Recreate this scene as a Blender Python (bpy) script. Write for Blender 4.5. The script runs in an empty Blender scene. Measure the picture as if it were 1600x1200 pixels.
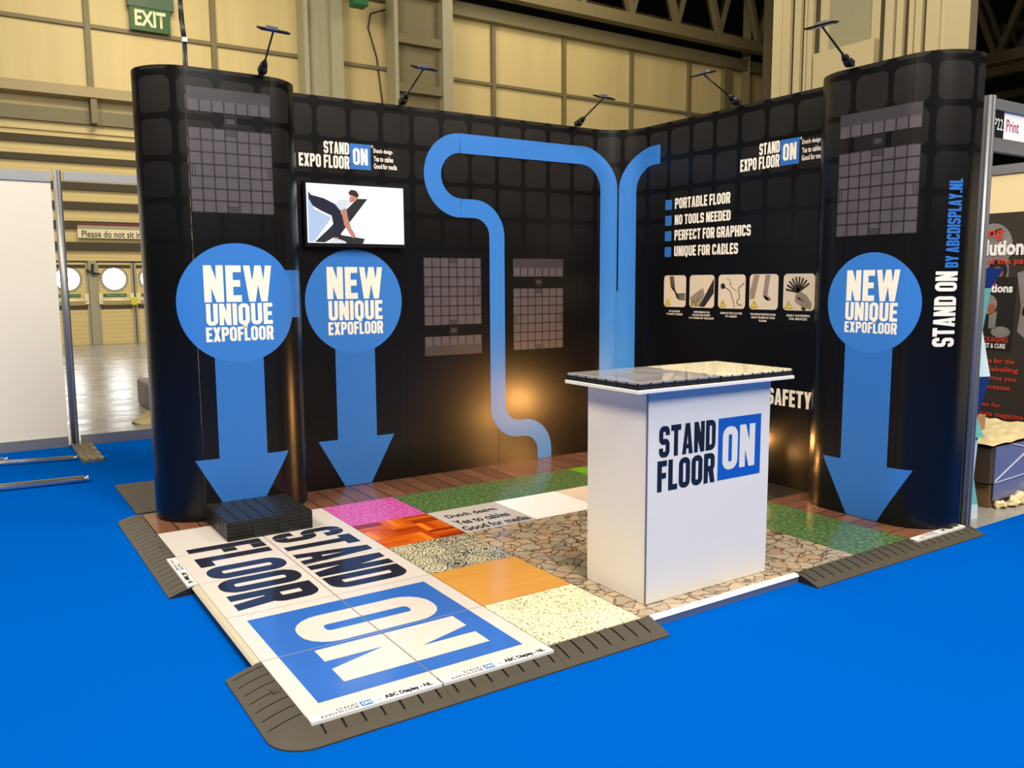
import bpy, bmesh, math, random
from mathutils import Vector, Matrix
random.seed(7)
SC = bpy.context.scene
COL = SC.collection
PI = math.pi

# ------------------------------------------------------------------ camera
CAM_F = 1311.605                       # focal length in pixels of the 1600 px wide frame
CAM_LOC = Vector((-0.8764, -5.1057, 1.4441))
YAW, PITCH, ROLL = 0.581437, -0.120798, -0.0056986
fw = Vector((math.sin(YAW) * math.cos(PITCH), math.cos(YAW) * math.cos(PITCH), math.sin(PITCH)))
r0 = Vector((math.cos(YAW), -math.sin(YAW), 0)); u0 = r0.cross(fw)
rt_ = r0 * math.cos(ROLL) + u0 * math.sin(ROLL)
up_ = -r0 * math.sin(ROLL) + u0 * math.cos(ROLL)
cam = bpy.data.cameras.new('camera'); cam_o = bpy.data.objects.new('camera', cam); COL.objects.link(cam_o)
m3 = Matrix((rt_, up_, -fw)).transposed()
cam_o.matrix_world = Matrix.Translation(CAM_LOC) @ m3.to_4x4()
cam.sensor_width = 36; cam.sensor_fit = 'HORIZONTAL'; cam.lens = 36 * CAM_F / 1600
cam.clip_end = 200
SC.camera = cam_o

# ------------------------------------------------------------------ world, light, exposure
SC.view_settings.view_transform = 'Standard'
SC.view_settings.look = 'None'
SC.view_settings.exposure = 0.0
SC.view_settings.gamma = 1.0
W = bpy.data.worlds.new('world'); SC.world = W; W.use_nodes = True
W.node_tree.nodes['Background'].inputs[0].default_value = (1.0, 0.93, 0.82, 1)
W.node_tree.nodes['Background'].inputs[1].default_value = 0.06

def area_light(name, loc, target, size, power, color=(1, 1, 1), sy=None):
    l = bpy.data.lights.new(name, 'AREA'); l.energy = power; l.color = color
    l.shape = 'RECTANGLE'; l.size = size; l.size_y = sy or size
    o = bpy.data.objects.new(name, l); COL.objects.link(o); o.location = loc
    o.rotation_euler = (Vector(target) - Vector(loc)).to_track_quat('-Z', 'Y').to_euler()
    return o
WARM = (1.0, 0.86, 0.66); NEUT = (1.0, 0.95, 0.88); AMBER = (1.0, 0.86, 0.58)
area_light('hall_light_aisle', (1.0, -8.8, 7.6), (1.6, -1.5, 0.2), 3.0, 780, NEUT)
area_light('hall_light_left', (-6.0, -2.0, 9.0), (0.8, -1.2, 0.5), 3.0, 880, WARM)
area_light('hall_light_right', (9.0, -6.5, 9.5), (3.0, -2.5, 0), 3.0, 340, NEUT)
area_light('hall_light_stand', (0.9, -3.7, 6.6), (1.0, -2.7, 0), 1.2, 260, WARM)
area_light('hall_light_rear', (-2.5, 7.5, 9.5), (-1.5, 8.0, 0), 3.0, 420, NEUT)
area_light('hall_light_partition', (-3.5, -0.5, 6.5), (-1.0, 3.5, 1.0), 1.5, 110, WARM)
area_light('hall_light_wall', (3.0, 11.5, 9.3), (5.0, 18.15, 3.0), 3.0, 500, AMBER)
area_light('hall_light_wall_far', (15.0, 12.5, 12.0), (16.0, 18.15, 5.5), 3.0, 330, AMBER)
area_light('hall_light_tower', (11.0, 3.5, 10.5), (18.0, 8.0, 6.0), 2.5, 520, AMBER)
area_light('hall_light_booth', (5.7, -4.5, 5.5), (6.2, -1.8, 0.8), 1.2, 110, WARM)

# ------------------------------------------------------------------ materials
def srgb(r, g, b):
    f = lambda c: (c / 255 / 12.92) if c <= 10.3 else ((c / 255 + 0.055) / 1.055) ** 2.4
    return (f(r), f(g), f(b))
class NG:
    def __init__(s, name):
        s.m = bpy.data.materials.new(name); s.m.use_nodes = True
        s.t = s.m.node_tree; s.b = s.t.nodes['Principled BSDF']
    def n(s, typ, ins=None, **kw):
        nd = s.t.nodes.new(typ)
        for k, v in kw.items(): setattr(nd, k, v)
        for k, v in (ins or {}).items():
            if hasattr(v, 'is_output') or isinstance(v, bpy.types.NodeSocket): s.t.links.new(v, nd.inputs[k])
            else: nd.inputs[k].default_value = v
        return nd
    def math(s, op, a, b=0.0, c=None):
        d = {0: a, 1: b}
        if c is not None: d[2] = c
        return s.n('ShaderNodeMath', d, operation=op).outputs[0]
    def mix(s, f, a, b):
        nd = s.n('ShaderNodeMix', data_type='RGBA')
        for k, v in ((0, f), (6, a), (7, b)):
            if isinstance(v, bpy.types.NodeSocket): s.t.links.new(v, nd.inputs[k])
            else: nd.inputs[k].default_value = v if k == 0 else (*v, 1)
        return nd.outputs[2]
    def ramp(s, f, stops, interp='LINEAR'):
        nd = s.n('ShaderNodeValToRGB', {0: f}); r = nd.color_ramp; r.interpolation = interp
        while len(r.elements) < len(stops): r.elements.new(0.5)
        for e, (p, c) in zip(r.elements, stops): e.position = p; e.color = (*c, 1)
        return nd.outputs[0]
    def pos(s, sx=1, sy=1, sz=1):
        g = s.n('ShaderNodeNewGeometry')
        return s.n('ShaderNodeVectorMath', {0: g.outputs['Position'], 1: (sx, sy, sz)}, operation='MULTIPLY').outputs[0]
    def noise(s, vec, scale, detail=4, rough=0.6):
        return s.n('ShaderNodeTexNoise', {'Vector': vec, 'Scale': scale, 'Detail': detail, 'Roughness': rough})
    def vor(s, vec, scale, feature='F1', rnd=1.0):
        return s.n('ShaderNodeTexVoronoi', {'Vector': vec, 'Scale': scale, 'Randomness': rnd}, feature=feature)
    def sep(s, vec):
        return s.n('ShaderNodeSeparateXYZ', {0: vec}).outputs
    def col(s, c):
        if isinstance(c, bpy.types.NodeSocket): s.t.links.new(c, s.b.inputs['Base Color'])
        else: s.b.inputs['Base Color'].default_value = (*c, 1)
    def rough(s, r):
        if isinstance(r, bpy.types.NodeSocket): s.t.links.new(r, s.b.inputs['Roughness'])
        else: s.b.inputs['Roughness'].default_value = r
    def bump(s, h, strength=0.3, dist=0.01):
        b = s.n('ShaderNodeBump', {'Height': h, 'Strength': strength, 'Distance': dist})
        s.t.links.new(b.outputs[0], s.b.inputs['Normal'])
def plain(name, c, rough=0.5, metal=0.0, spec=0.5, emit=None, es=1.0, var=0.0):
    g = NG(name); g.rough(rough); g.b.inputs['Metallic'].default_value = metal
    g.b.inputs['Specular IOR Level'].default_value = spec
    if var:
        nz = g.noise(g.pos(), 6.0)
        d = tuple(x * (1 - var) for x in c); l = tuple(min(1, x * (1 + var)) for x in c)
        g.col(g.mix(nz.outputs[0], d, l))
    else: g.col(c)
    if emit:
        g.b.inputs['Emission Color'].default_value = (*emit, 1); g.b.inputs['Emission Strength'].default_value = es
    return g.m
M = {}
BLUE = srgb(46, 110, 190)
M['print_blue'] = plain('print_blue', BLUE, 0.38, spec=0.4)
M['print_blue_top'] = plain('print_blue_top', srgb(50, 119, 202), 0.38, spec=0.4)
M['print_white'] = plain('print_white', (0.86, 0.83, 0.74), 0.4)
M['print_black'] = plain('print_black', (0.006, 0.006, 0.007), 0.35)
M['print_grey'] = plain('print_grey', srgb(76, 71, 78), 0.4, var=0.25)
M['print_grey_dark'] = plain('print_grey_dark', srgb(52, 49, 54), 0.4, var=0.2)
M['print_gap'] = plain('print_gap', srgb(30, 28, 31), 0.4)
M['black_plastic'] = plain('black_plastic', (0.012, 0.013, 0.014), 0.38, var=0.2)
M['black_gloss'] = plain('black_gloss', (0.008, 0.008, 0.009), 0.2)
M['rubber'] = plain('rubber', srgb(66, 61, 50), 0.55, var=0.08)
M['rubber_groove'] = plain('rubber_groove', (0.008, 0.008, 0.008), 0.6)
M['white_board'] = plain('white_board', (0.83, 0.81, 0.75), 0.35)
M['white_panel'] = plain('white_panel', (0.80, 0.76, 0.65), 0.4)
M['edge_white'] = plain('edge_white', (0.85, 0.83, 0.76), 0.35)
M['edge_white_shaded'] = plain('edge_white_shaded', (0.50, 0.46, 0.34), 0.35)  # darker edge white: shade on the left lip put into its colour
M['alu'] = plain('alu', (0.30, 0.31, 0.325), 0.45, 0.7)
M['alu_bright'] = plain('alu_bright', (0.82, 0.82, 0.82), 0.25, 0.9)
M['steel_plate'] = plain('steel_plate', srgb(140, 132, 112), 0.45, 0.6, var=0.2)
M['ink'] = plain('ink', (0.012, 0.014, 0.022), 0.25)
M['floor_ink'] = plain('floor_ink', (0.016, 0.018, 0.034), 0.14)
M['floor_blue'] = plain('floor_blue', srgb(48, 100, 184), 0.13)
M['tile_white'] = plain('tile_white', (0.62, 0.575, 0.54), 0.13)
M['tile_pure_white'] = plain('tile_pure_white', (0.93, 0.93, 0.92), 0.13)
M['tile_text_grey'] = plain('tile_text_grey', (0.52, 0.48, 0.45), 0.15)
M['tile_cream'] = plain('tile_cream', (0.72, 0.62, 0.50), 0.13)
M['logo_blue'] = plain('logo_blue', srgb(20, 92, 190), 0.35)
M['beam'] = plain('beam', srgb(168, 152, 116), 0.6, var=0.08)
M['mullion'] = plain('mullion', srgb(120, 112, 84), 0.55, var=0.1)
M['steel_dark'] = plain('steel_dark', srgb(118, 108, 80), 0.6, var=0.15)
M['column'] = plain('column', srgb(164, 160, 136), 0.55, var=0.06)
M['dark_gap'] = plain('dark_gap', srgb(70, 62, 44), 0.7)
M['roof_dark'] = plain('roof_dark', (0.006, 0.006, 0.006), 0.9)
M['truss_brown'] = plain('truss_brown', srgb(84, 72, 52), 0.6, var=0.2)
M['clad'] = plain('clad', srgb(206, 194, 160), 0.5, var=0.05)
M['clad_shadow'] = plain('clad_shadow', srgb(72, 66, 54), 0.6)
M['exit_green'] = plain('exit_green', srgb(26, 86, 40), 0.5)
M['exit_grey'] = plain('exit_grey', srgb(62, 92, 72), 0.5)
M['sign_cream'] = plain('sign_cream', srgb(238, 226, 190), 0.5)
M['sign_red'] = plain('sign_red', srgb(110, 40, 46), 0.5)
M['sign_ink'] = plain('sign_ink', (0.02, 0.018, 0.016), 0.5)
M['door_green'] = plain('door_green', srgb(20, 104, 60), 0.5)
M['lemon'] = plain('lemon', srgb(214, 214, 40), 0.5)
M['daylight'] = plain('daylight', (0.9, 0.95, 1.0), 0.3, emit=(0.92, 0.96, 1.0), es=13.0)
M['magenta'] = plain('magenta', srgb(176, 40, 84), 0.5)
M['fascia_white'] = plain('fascia_white', (0.85, 0.85, 0.85), 0.4)
M['poster'] = plain('poster', srgb(50, 44, 38), 0.5, var=0.1)
M['poster_red'] = plain('poster_red', srgb(214, 62, 44), 0.5)
M['poster_steel'] = plain('poster_steel', srgb(132, 128, 126), 0.4, var=0.4)
M['poster_dark'] = plain('poster_dark', srgb(30, 27, 25), 0.45)
M['poster_copper'] = plain('poster_copper', srgb(150, 86, 56), 0.4, var=0.4)
M['cream_wall'] = plain('cream_wall', srgb(238, 218, 170), 0.6)
M['card'] = plain('card', srgb(120, 92, 58), 0.75, var=0.15)
M['card_light'] = plain('card_light', srgb(176, 134, 82), 0.75, var=0.1)
M['card_dark'] = plain('card_dark', srgb(78, 60, 42), 0.75, var=0.1)
M['carton_blue'] = plain('carton_blue', srgb(112, 118, 158), 0.25, var=0.15)
M['paper'] = plain('paper', srgb(226, 208, 160), 0.6, var=0.15)
M['teal'] = plain('teal', srgb(110, 190, 180), 0.4)
M['navy'] = plain('navy', srgb(40, 62, 120), 0.4)
M['ice'] = plain('ice', srgb(214, 236, 238), 0.4)
M['photo_cream'] = plain('photo_cream', srgb(212, 200, 182), 0.4)
M['photo_mid'] = plain('photo_mid', srgb(140, 128, 116), 0.4, var=0.2)
M['photo_dark'] = plain('photo_dark', srgb(44, 40, 38), 0.4)
M['photo_yellow'] = plain('photo_yellow', srgb(226, 204, 40), 0.4)
M['lamp_glass'] = plain('lamp_glass', (0.35, 0.34, 0.30), 0.2)
M['bulb'] = plain('bulb', (1, 0.8, 0.5), 0.3, emit=(1.0, 0.46, 0.12), es=560.0)
M['glass_tile'] = plain('glass_tile', srgb(150, 146, 146), 0.06)
M['rag'] = plain('rag', srgb(206, 190, 136), 0.8, var=0.2)
M['grey_case'] = plain('grey_case', srgb(120, 116, 120), 0.5)
M['wrap'] = plain('wrap', (0.8, 0.82, 0.86), 0.12)
def scr(name, c, s=1.0):
    return plain(name, (0.02, 0.02, 0.02), 0.2, emit=c, es=s)
M['scr_white'] = scr('screen_white', srgb(244, 248, 255), 1.15)
M['scr_blue'] = scr('screen_pale_blue', srgb(186, 208, 240))
M['scr_navy'] = scr('screen_navy', srgb(18, 24, 52))
M['scr_dark'] = scr('screen_dark', srgb(34, 36, 40))
M['scr_skin'] = scr('screen_skin', srgb(206, 138, 116))
M['scr_hair'] = scr('screen_hair', srgb(60, 36, 36))
M['scr_shirt'] = scr('screen_shirt', srgb(226, 230, 238))

def panel_material():                      # printed artwork: black with big faint rounded squares, fading out downwards in the print
    g = NG('black_printed_panel'); g.rough(0.28); g.b.inputs['Specular IOR Level'].default_value = 0.36
    uv = g.n('ShaderNodeUVMap', uv_map='UVMap').outputs[0]
    x, y, _ = g.sep(uv)
    P_ = 0.2408
    def q(a):
        f = g.math('FRACT', g.math('DIVIDE', a, P_))
        d = g.math('MULTIPLY', g.math('ABSOLUTE', g.math('SUBTRACT', f, 0.5)), P_)
        return g.math('MAXIMUM', g.math('SUBTRACT', d, 0.062), 0.0)
    qx, qy = q(x), q(g.math('ADD', y, 0.0))
    ln = g.math('SQRT', g.math('ADD', g.math('MULTIPLY', qx, qx), g.math('MULTIPLY', qy, qy)))
    mask = g.n('ShaderNodeMapRange', {0: ln, 1: 0.038, 2: 0.042, 3: 1.0, 4: 0.0}).outputs[0]
    fade = g.n('ShaderNodeMapRange', {0: y, 1: 1.55, 2: 2.69, 3: 0.0, 4: 1.0}).outputs[0]
    f2 = g.math('POWER', fade, 1.3)
    nz = g.noise(uv, 5.0).outputs[0]
    sq = g.mix(nz, (0.015, 0.0138, 0.013), (0.026, 0.0235, 0.022))
    g.col(g.mix(g.math('MULTIPLY', mask, f2), (0.003, 0.003, 0.0032), sq))
    return g.m
M['panel'] = panel_material()

def carpet_material():
    g = NG('blue_carpet'); g.rough(0.95); g.b.inputs['Specular IOR Level'].default_value = 0.0
    n1 = g.noise(g.pos(), 420, 2).outputs[0]; n2 = g.noise(g.pos(), 1.3, 4).outputs[0]
    a = g.mix(n1, (0.0, 0.070, 0.375), (0.0, 0.100, 0.50))
    g.col(g.mix(g.math('MULTIPLY', n2, 0.35), a, (0.0, 0.075, 0.40)))
    g.bump(n1, 0.25, 0.004); return g.m
M['carpet'] = carpet_material()

def concrete_material():
    g = NG('polished_concrete')
    p = g.pos(0.35, 1.6, 1)
    n1 = g.noise(p, 2.0, 6, 0.65).outputs[0]; n2 = g.noise(g.pos(1, 3, 1), 9, 5).outputs[0]
    c = g.mix(n1, srgb(124, 121, 116), srgb(178, 174, 168))
    spots = g.math('GREATER_THAN', n2, 0.66)
    g.col(g.mix(g.math('MULTIPLY', spots, 0.8), c, srgb(70, 64, 58)))
    g.rough(g.n('ShaderNodeMapRange', {0: n1, 1: 0.3, 2: 0.7, 3: 0.16, 4: 0.34}).outputs[0])
    return g.m
M['concrete'] = concrete_material()

def plank_material(axis):
    g = NG('brown_plank_print_' + ('a' if axis == 0 else 'b')); g.rough(0.22)
    x, y, z = g.sep(g.pos())
    a, b = (x, y) if axis == 0 else (y, x)
    k = g.math('DIVIDE', a, 0.125); idx = g.math('FLOOR', k); fr = g.math('FRACT', k)
    wn = g.n('ShaderNodeTexWhiteNoise', {'W': idx}, noise_dimensions='1D').outputs[0]
    v = g.n('ShaderNodeCombineXYZ', {0: g.math('MULTIPLY', a, 14), 1: g.math('MULTIPLY', b, 1.6), 2: g.math('MULTIPLY', wn, 30)}).outputs[0]
    nz = g.noise(v, 3.5, 6, 0.7).outputs[0]
    c = g.mix(nz, srgb(80, 50, 38), srgb(152, 106, 80))
    c = g.mix(g.math('MULTIPLY', wn, 0.6), c, srgb(84, 54, 42))
    edge = g.math('LESS_THAN', g.math('ABSOLUTE', g.math('SUBTRACT', fr, 0.5)), 0.47)
    g.col(g.mix(edge, srgb(26, 15, 11), c)); return g.m
M['planks'] = plank_material(0); M['planks_b'] = plank_material(1)

def grass_material(name, dark, mid, light):
    g = NG(name); g.rough(0.2)
    a = g.noise(g.pos(), 42, 5, 0.75).outputs[0]; b = g.noise(g.pos(), 9, 3).outputs[0]
    c = g.ramp(a, [(0.32, dark), (0.5, mid), (0.68, light)])
    g.col(g.mix(g.math('MULTIPLY', b, 0.35), c, dark)); return g.m
M['grass'] = grass_material('grass_print', srgb(38, 62, 30), srgb(82, 114, 62), srgb(138, 160, 112))
M['grass_light'] = grass_material('light_grass_print', srgb(76, 130, 16), srgb(112, 170, 34), srgb(150, 200, 60))
M['pink'] = grass_material('pink_carpet_print', srgb(150, 44, 118), srgb(204, 92, 170), srgb(230, 140, 204))

def parquet_material():
    g = NG('parquet_print'); g.rough(0.16)
    x, y, z = g.sep(g.pos(1, 1, 1))
    B = 0.1667
    kx = g.math('DIVIDE', x, B); ky = g.math('DIVIDE', y, B)
    ch = g.math('MODULO', g.math('ADD', g.math('FLOOR', kx), g.math('ADD', g.math('FLOOR', ky), 40)), 2.0)
    sx = g.math('FLOOR', g.math('MULTIPLY', kx, 4)); sy = g.math('FLOOR', g.math('MULTIPLY', ky, 4))
    st = g.math('ADD', g.math('MULTIPLY', sx, ch), g.math('MULTIPLY', sy, g.math('SUBTRACT', 1.0, ch)))
    cell = g.math('ADD', st, g.math('ADD', g.math('MULTIPLY', g.math('FLOOR', kx), 17), g.math('MULTIPLY', g.math('FLOOR', ky), 53)))
    wn = g.n('ShaderNodeTexWhiteNoise', {'W': cell}, noise_dimensions='1D').outputs[0]
    gr = g.noise(g.pos(60, 6, 1), 1.0, 3).outputs[0]
    f = g.math('ADD', g.math('MULTIPLY', wn, 0.55), g.math('ADD', g.math('MULTIPLY', ch, 0.3), g.math('MULTIPLY', gr, 0.2)))
    g.col(g.ramp(f, [(0.1, srgb(120, 36, 8)), (0.45, srgb(176, 66, 14)), (0.75, srgb(214, 108, 22)), (1.0, srgb(238, 148, 44))]))
    return g.m
M['parquet'] = parquet_material()

def ornate_material():
    g = NG('patchwork_tile_print'); g.rough(0.15)
    p = g.pos(1, 1, 0)
    sc_ = g.n('ShaderNodeVectorMath', {0: p, 1: (8, 8, 8)}, operation='MULTIPLY').outputs[0]
    fr = g.n('ShaderNodeVectorMath', {0: sc_}, operation='FRACTION').outputs[0]
    x, y, _ = g.sep(fr)
    ax = g.math('ABSOLUTE', g.math('SUBTRACT', x, .5)); ay = g.math('ABSOLUTE', g.math('SUBTRACT', y, .5))
    fl = g.n('ShaderNodeVectorMath', {0: sc_}, operation='FLOOR').outputs[0]
    wn = g.n('ShaderNodeTexWhiteNoise', {'Vector': fl}, noise_dimensions='3D').outputs[0]
    mx = g.math('MAXIMUM', ax, ay); mn = g.math('MINIMUM', ax, ay)
    v = g.n('ShaderNodeCombineXYZ', {0: mx, 1: mn, 2: g.math('MULTIPLY', wn, 20)}).outputs[0]
    vr = g.vor(v, 9.0, 'DISTANCE_TO_EDGE').outputs[0]
    r = g.math('SQRT', g.math('ADD', g.math('MULTIPLY', ax, ax), g.math('MULTIPLY', ay, ay)))
    rings = g.math('SINE', g.math('MULTIPLY', r, g.math('ADD', 26.0, g.math('MULTIPLY', wn, 30.0))))
    a = g.math('LESS_THAN', vr, g.math('ADD', .05, g.math('MULTIPLY', wn, .10)))
    b = g.math('GREATER_THAN', rings, .75)
    g.col(g.mix(g.math('MAXIMUM', a, g.math('MULTIPLY', b, .9)), srgb(226, 216, 182), (0.04, 0.04, 0.036))); return g.m
M['ornate'] = ornate_material()

def orange_wood_material():
    g = NG('orange_wood_print'); g.rough(0.15)
    n = g.noise(g.pos(2.2, 18, 1), 1.0, 5, 0.6).outputs[0]
    g.col(g.mix(n, srgb(188, 128, 46), srgb(216, 162, 84))); return g.m
M['orange_wood'] = orange_wood_material()

def terrazzo_material():
    g = NG('terrazzo_print'); g.rough(0.15)
    p = g.pos()
    d = g.n('ShaderNodeVectorMath', {0: p, 1: g.n('ShaderNodeVectorMath', {0: g.noise(p, 30, 2).outputs[1], 1: (0.02, 0.02, 0.02)}, operation='MULTIPLY').outputs[0]}, operation='ADD').outputs[0]
    v = g.vor(d, 105).outputs
    sz = g.math('MULTIPLY', g.sep(v[1])[0], 0.46)
    sp = g.math('LESS_THAN', v[0], sz)
    n = g.noise(p, 20, 3).outputs[0]
    base = g.mix(n, srgb(214, 204, 166), srgb(240, 232, 200))
    g.col(g.mix(sp, base, srgb(46, 44, 36))); return g.m
M['terrazzo'] = terrazzo_material()

def stone_material():
    g = NG('crazy_paving_print'); g.rough(0.18)
    p = g.pos(1, 1, 0)
    d = g.n('ShaderNodeVectorMath', {0: p, 1: g.n('ShaderNodeVectorMath', {0: g.noise(p, 7, 3).outputs[1], 1: (0.13, 0.13, 0.0)}, operation='MULTIPLY').outputs[0]}, operation='ADD').outputs[0]
    e = g.vor(d, 13.0, 'DISTANCE_TO_EDGE').outputs[0]
    c = g.vor(d, 13.0, 'F1').outputs[1]
    n = g.noise(p, 40, 5).outputs[0]
    base = g.ramp(g.sep(c)[0], [(0.0, srgb(158, 148, 132)), (0.3, srgb(196, 184, 160)), (0.55, srgb(206, 182, 148)), (0.75, srgb(176, 168, 154)), (1.0, srgb(202, 166, 126))])
    base = g.mix(g.math('MULTIPLY', n, 0.75), base, srgb(126, 106, 82))
    j = g.n('ShaderNodeMapRange', {0: e, 1: 0.02, 2: 0.07, 3: 0.9, 4: 0.0}).outputs[0]
    g.col(g.mix(j, base, srgb(74, 52, 32))); return g.m
M['stone'] = stone_material()

def hall_panel_material():
    g = NG('hall_cream_panel'); g.rough(0.55)
    n = g.noise(g.pos(1.2, 1, 0.12), 1.6, 4).outputs[0]; n2 = g.noise(g.pos(3.5, 1, 0.05), 1.0, 2).outputs[0]
    c = g.mix(n, srgb(206, 186, 132), srgb(226, 208, 158))
    g.col(g.mix(g.math('MULTIPLY', n2, 0.35), c, srgb(176, 160, 118))); return g.m
M['hall_panel'] = hall_panel_material()
def plank_wall_material():
    g = NG('hall_shutter_boards'); g.rough(0.5)
    z = g.sep(g.pos())[2]
    f = g.math('FRACT', g.math('DIVIDE', z, 0.105))
    l = g.math('LESS_THAN', f, 0.10)
    n = g.noise(g.pos(0.4, 1, 8), 1.0, 3).outputs[0]
    c = g.mix(n, srgb(208, 186, 124), srgb(228, 208, 150))
    g.col(g.mix(g.math('MULTIPLY', l, 0.45), c, srgb(150, 130, 80))); return g.m
M['shutter'] = plank_wall_material()

# ------------------------------------------------------------------ mesh helpers
def link(name, bm, mats, parent=None, smooth=False):
    me = bpy.data.meshes.new(name)
    bm.normal_update(); bm.to_mesh(me); bm.free()
    for m in (mats if isinstance(mats, (list, tuple)) else [mats]): me.materials.append(M[m] if isinstance(m, str) else m)
    if smooth:
        for p in me.polygons: p.use_smooth = True
    o = bpy.data.objects.new(name, me); COL.objects.link(o)
    if parent: o.parent = parent
    return o
def tag(o, label=None, cat=None, group=None, kind=None):
    if label: o['label'] = label
    if cat: o['category'] = cat
    if group: o['group'] = group
    if kind: o['kind'] = kind
    return o
def thing(name, label, cat, loc=(0, 0, 0), group=None, rz=0.0):
    o = bpy.data.objects.new(name, None); COL.objects.link(o); o.empty_display_size = 0.05
    o.location = loc; o.rotation_euler = (0, 0, rz)
    return tag(o, label, cat, group, 'thing')
def struct(name, bm, mats, label=None, cat=None, smooth=False):
    return tag(link(name, bm, mats, None, smooth), label, cat, kind='structure')
def at_origin(o, P):
    """children were modelled in world space: shift their meshes so the parent's origin is at P"""
def box(bm, x0, y0, z0, x1, y1, z1, mi=0, bev=0.0):
    v = [bm.verts.new(p) for p in ((x0, y0, z0), (x1, y0, z0), (x1, y1, z0), (x0, y1, z0), (x0, y0, z1), (x1, y0, z1), (x1, y1, z1), (x0, y1, z1))]
    fs = []
    for q in ((3, 2, 1, 0), (4, 5, 6, 7), (0, 1, 5, 4), (1, 2, 6, 5), (2, 3, 7, 6), (3, 0, 4, 7)):
        f = bm.faces.new([v[i] for i in q]); f.material_index = mi; fs.append(f)
    if bev > 0:
        es = list({e for f in fs for e in f.edges})
        r = bmesh.ops.bevel(bm, geom=es, offset=bev, segments=2, affect='EDGES', profile=0.5)
        for f in r['faces']: f.material_index = mi
def nb(): return bmesh.new()
def B(*a, **k):
    bm = nb(); box(bm, *a, **k); return bm
def tube(bm, a, b, r, n=12, mi=0, r2=None, caps=True):
    a = Vector(a); b = Vector(b); d = (b - a).normalized()
    s = d.orthogonal().normalized(); t = d.cross(s); r2 = r if r2 is None else r2
    A = [bm.verts.new(a + (s * math.cos(2 * PI * i / n) + t * math.sin(2 * PI * i / n)) * r) for i in range(n)]
    Bv = [bm.verts.new(b + (s * math.cos(2 * PI * i / n) + t * math.sin(2 * PI * i / n)) * r2) for i in range(n)]
    for i in range(n):
        f = bm.faces.new((A[i], A[(i + 1) % n], Bv[(i + 1) % n], Bv[i])); f.material_index = mi; f.smooth = True
    if caps:
        bm.faces.new(A[::-1]).material_index = mi; bm.faces.new(Bv).material_index = mi
def bar(bm, a, b, w, h, mi=0, up=(0, 0, 1)):
    """rectangular bar from a to b"""
    a = Vector(a); b = Vector(b); d = (b - a).normalized(); up = Vector(up)
    s = d.cross(up)
    if s.length < 1e-4: s = d.orthogonal()
    s.normalize(); t = s.cross(d)
    vs = []
    for p in (a, b):
        for sx, sy in ((-1, -1), (1, -1), (1, 1), (-1, 1)): vs.append(bm.verts.new(p + s * sx * w / 2 + t * sy * h / 2))
    for q in ((3, 2, 1, 0), (4, 5, 6, 7), (0, 1, 5, 4), (1, 2, 6, 5), (2, 3, 7, 6), (3, 0, 4, 7)):
        bm.faces.new([vs[i] for i in q]).material_index = mi
def poly(bm, pts, mi=0):
    f = bm.faces.new([bm.verts.new((p[0], p[1], 0)) for p in pts]); f.material_index = mi; return f
def rect(bm, x0, y0, x1, y1, mi=0): poly(bm, ((x0, y0), (x1, y0), (x1, y1), (x0, y1)), mi)
def rrect_pts(x0, y0, x1, y1, r, n=6):
    P = []
    for cx, cy, a0 in ((x1 - r, y0 + r, -90), (x1 - r, y1 - r, 0), (x0 + r, y1 - r, 90), (x0 + r, y0 + r, 180)):
        for i in range(n + 1):
            a = math.radians(a0 + 90 * i / n); P.append((cx + r * math.cos(a), cy + r * math.sin(a)))
    return P
def rrect(bm, x0, y0, x1, y1, r, mi=0): poly(bm, rrect_pts(x0, y0, x1, y1, r), mi)
def circle(bm, cx, cy, r, n=72, mi=0): poly(bm, [(cx + r * math.cos(2 * PI * i / n), cy + r * math.sin(2 * PI * i / n)) for i in range(n)], mi)
def path_round(pts, r, closed=False, n=8):
    out = []; N = len(pts)
    for i, p in enumerate(pts):
        if not closed and i in (0, N - 1): out.append(Vector(p)); continue
        a = Vector(pts[(i - 1) % N]); b = Vector(p); c = Vector(pts[(i + 1) % N])
        d1 = (a - b).normalized(); d2 = (c - b).normalized()
        rr = r[i] if isinstance(r, (list, tuple)) else r
        if rr <= 1e-5 or abs(d1.dot(d2) + 1) < 1e-4: out.append(b); continue
        ang = d1.angle(d2); tl = rr / math.tan(ang / 2)
        s = b + d1 * tl; e = b + d2 * tl; cen = b + (d1 + d2).normalized() * (rr / math.sin(ang / 2))
        a0 = math.atan2(s.y - cen.y, s.x - cen.x); a1 = math.atan2(e.y - cen.y, e.x - cen.x)
        da = (a1 - a0 + PI) % (2 * PI) - PI
        for k in range(n + 1): out.append(Vector((cen.x + rr * math.cos(a0 + da * k / n), cen.y + rr * math.sin(a0 + da * k / n))))
    return out
def stroke(bm, pts, t, r=0.0, closed=False, mi=0, n=8):
    c = path_round([Vector((p[0], p[1])) for p in pts], r, closed, n); N = len(c)
    L, R = [], []
    for i in range(N):
        if closed: a, b = c[i - 1], c[(i + 1) % N]
        else: a, b = c[max(0, i - 1)], c[min(N - 1, i + 1)]
        d1 = (c[i] - a).normalized() if (c[i] - a).length > 1e-9 else (b - c[i]).normalized()
        d2 = (b - c[i]).normalized() if (b - c[i]).length > 1e-9 else d1
        n1 = Vector((-d1.y, d1.x)); n2 = Vector((-d2.y, d2.x)); nn = (n1 + n2).normalized()
        k = 1 / max(0.4, nn.dot(n1))
        L.append(c[i] + nn * t / 2 * k); R.append(c[i] - nn * t / 2 * k)
    lv = [bm.verts.new((p.x, p.y, 0)) for p in L]; rv = [bm.verts.new((p.x, p.y, 0)) for p in R]
    for i in range(N if closed else N - 1):
        j = (i + 1) % N; bm.faces.new((rv[i], rv[j], lv[j], lv[i])).material_index = mi

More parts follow.
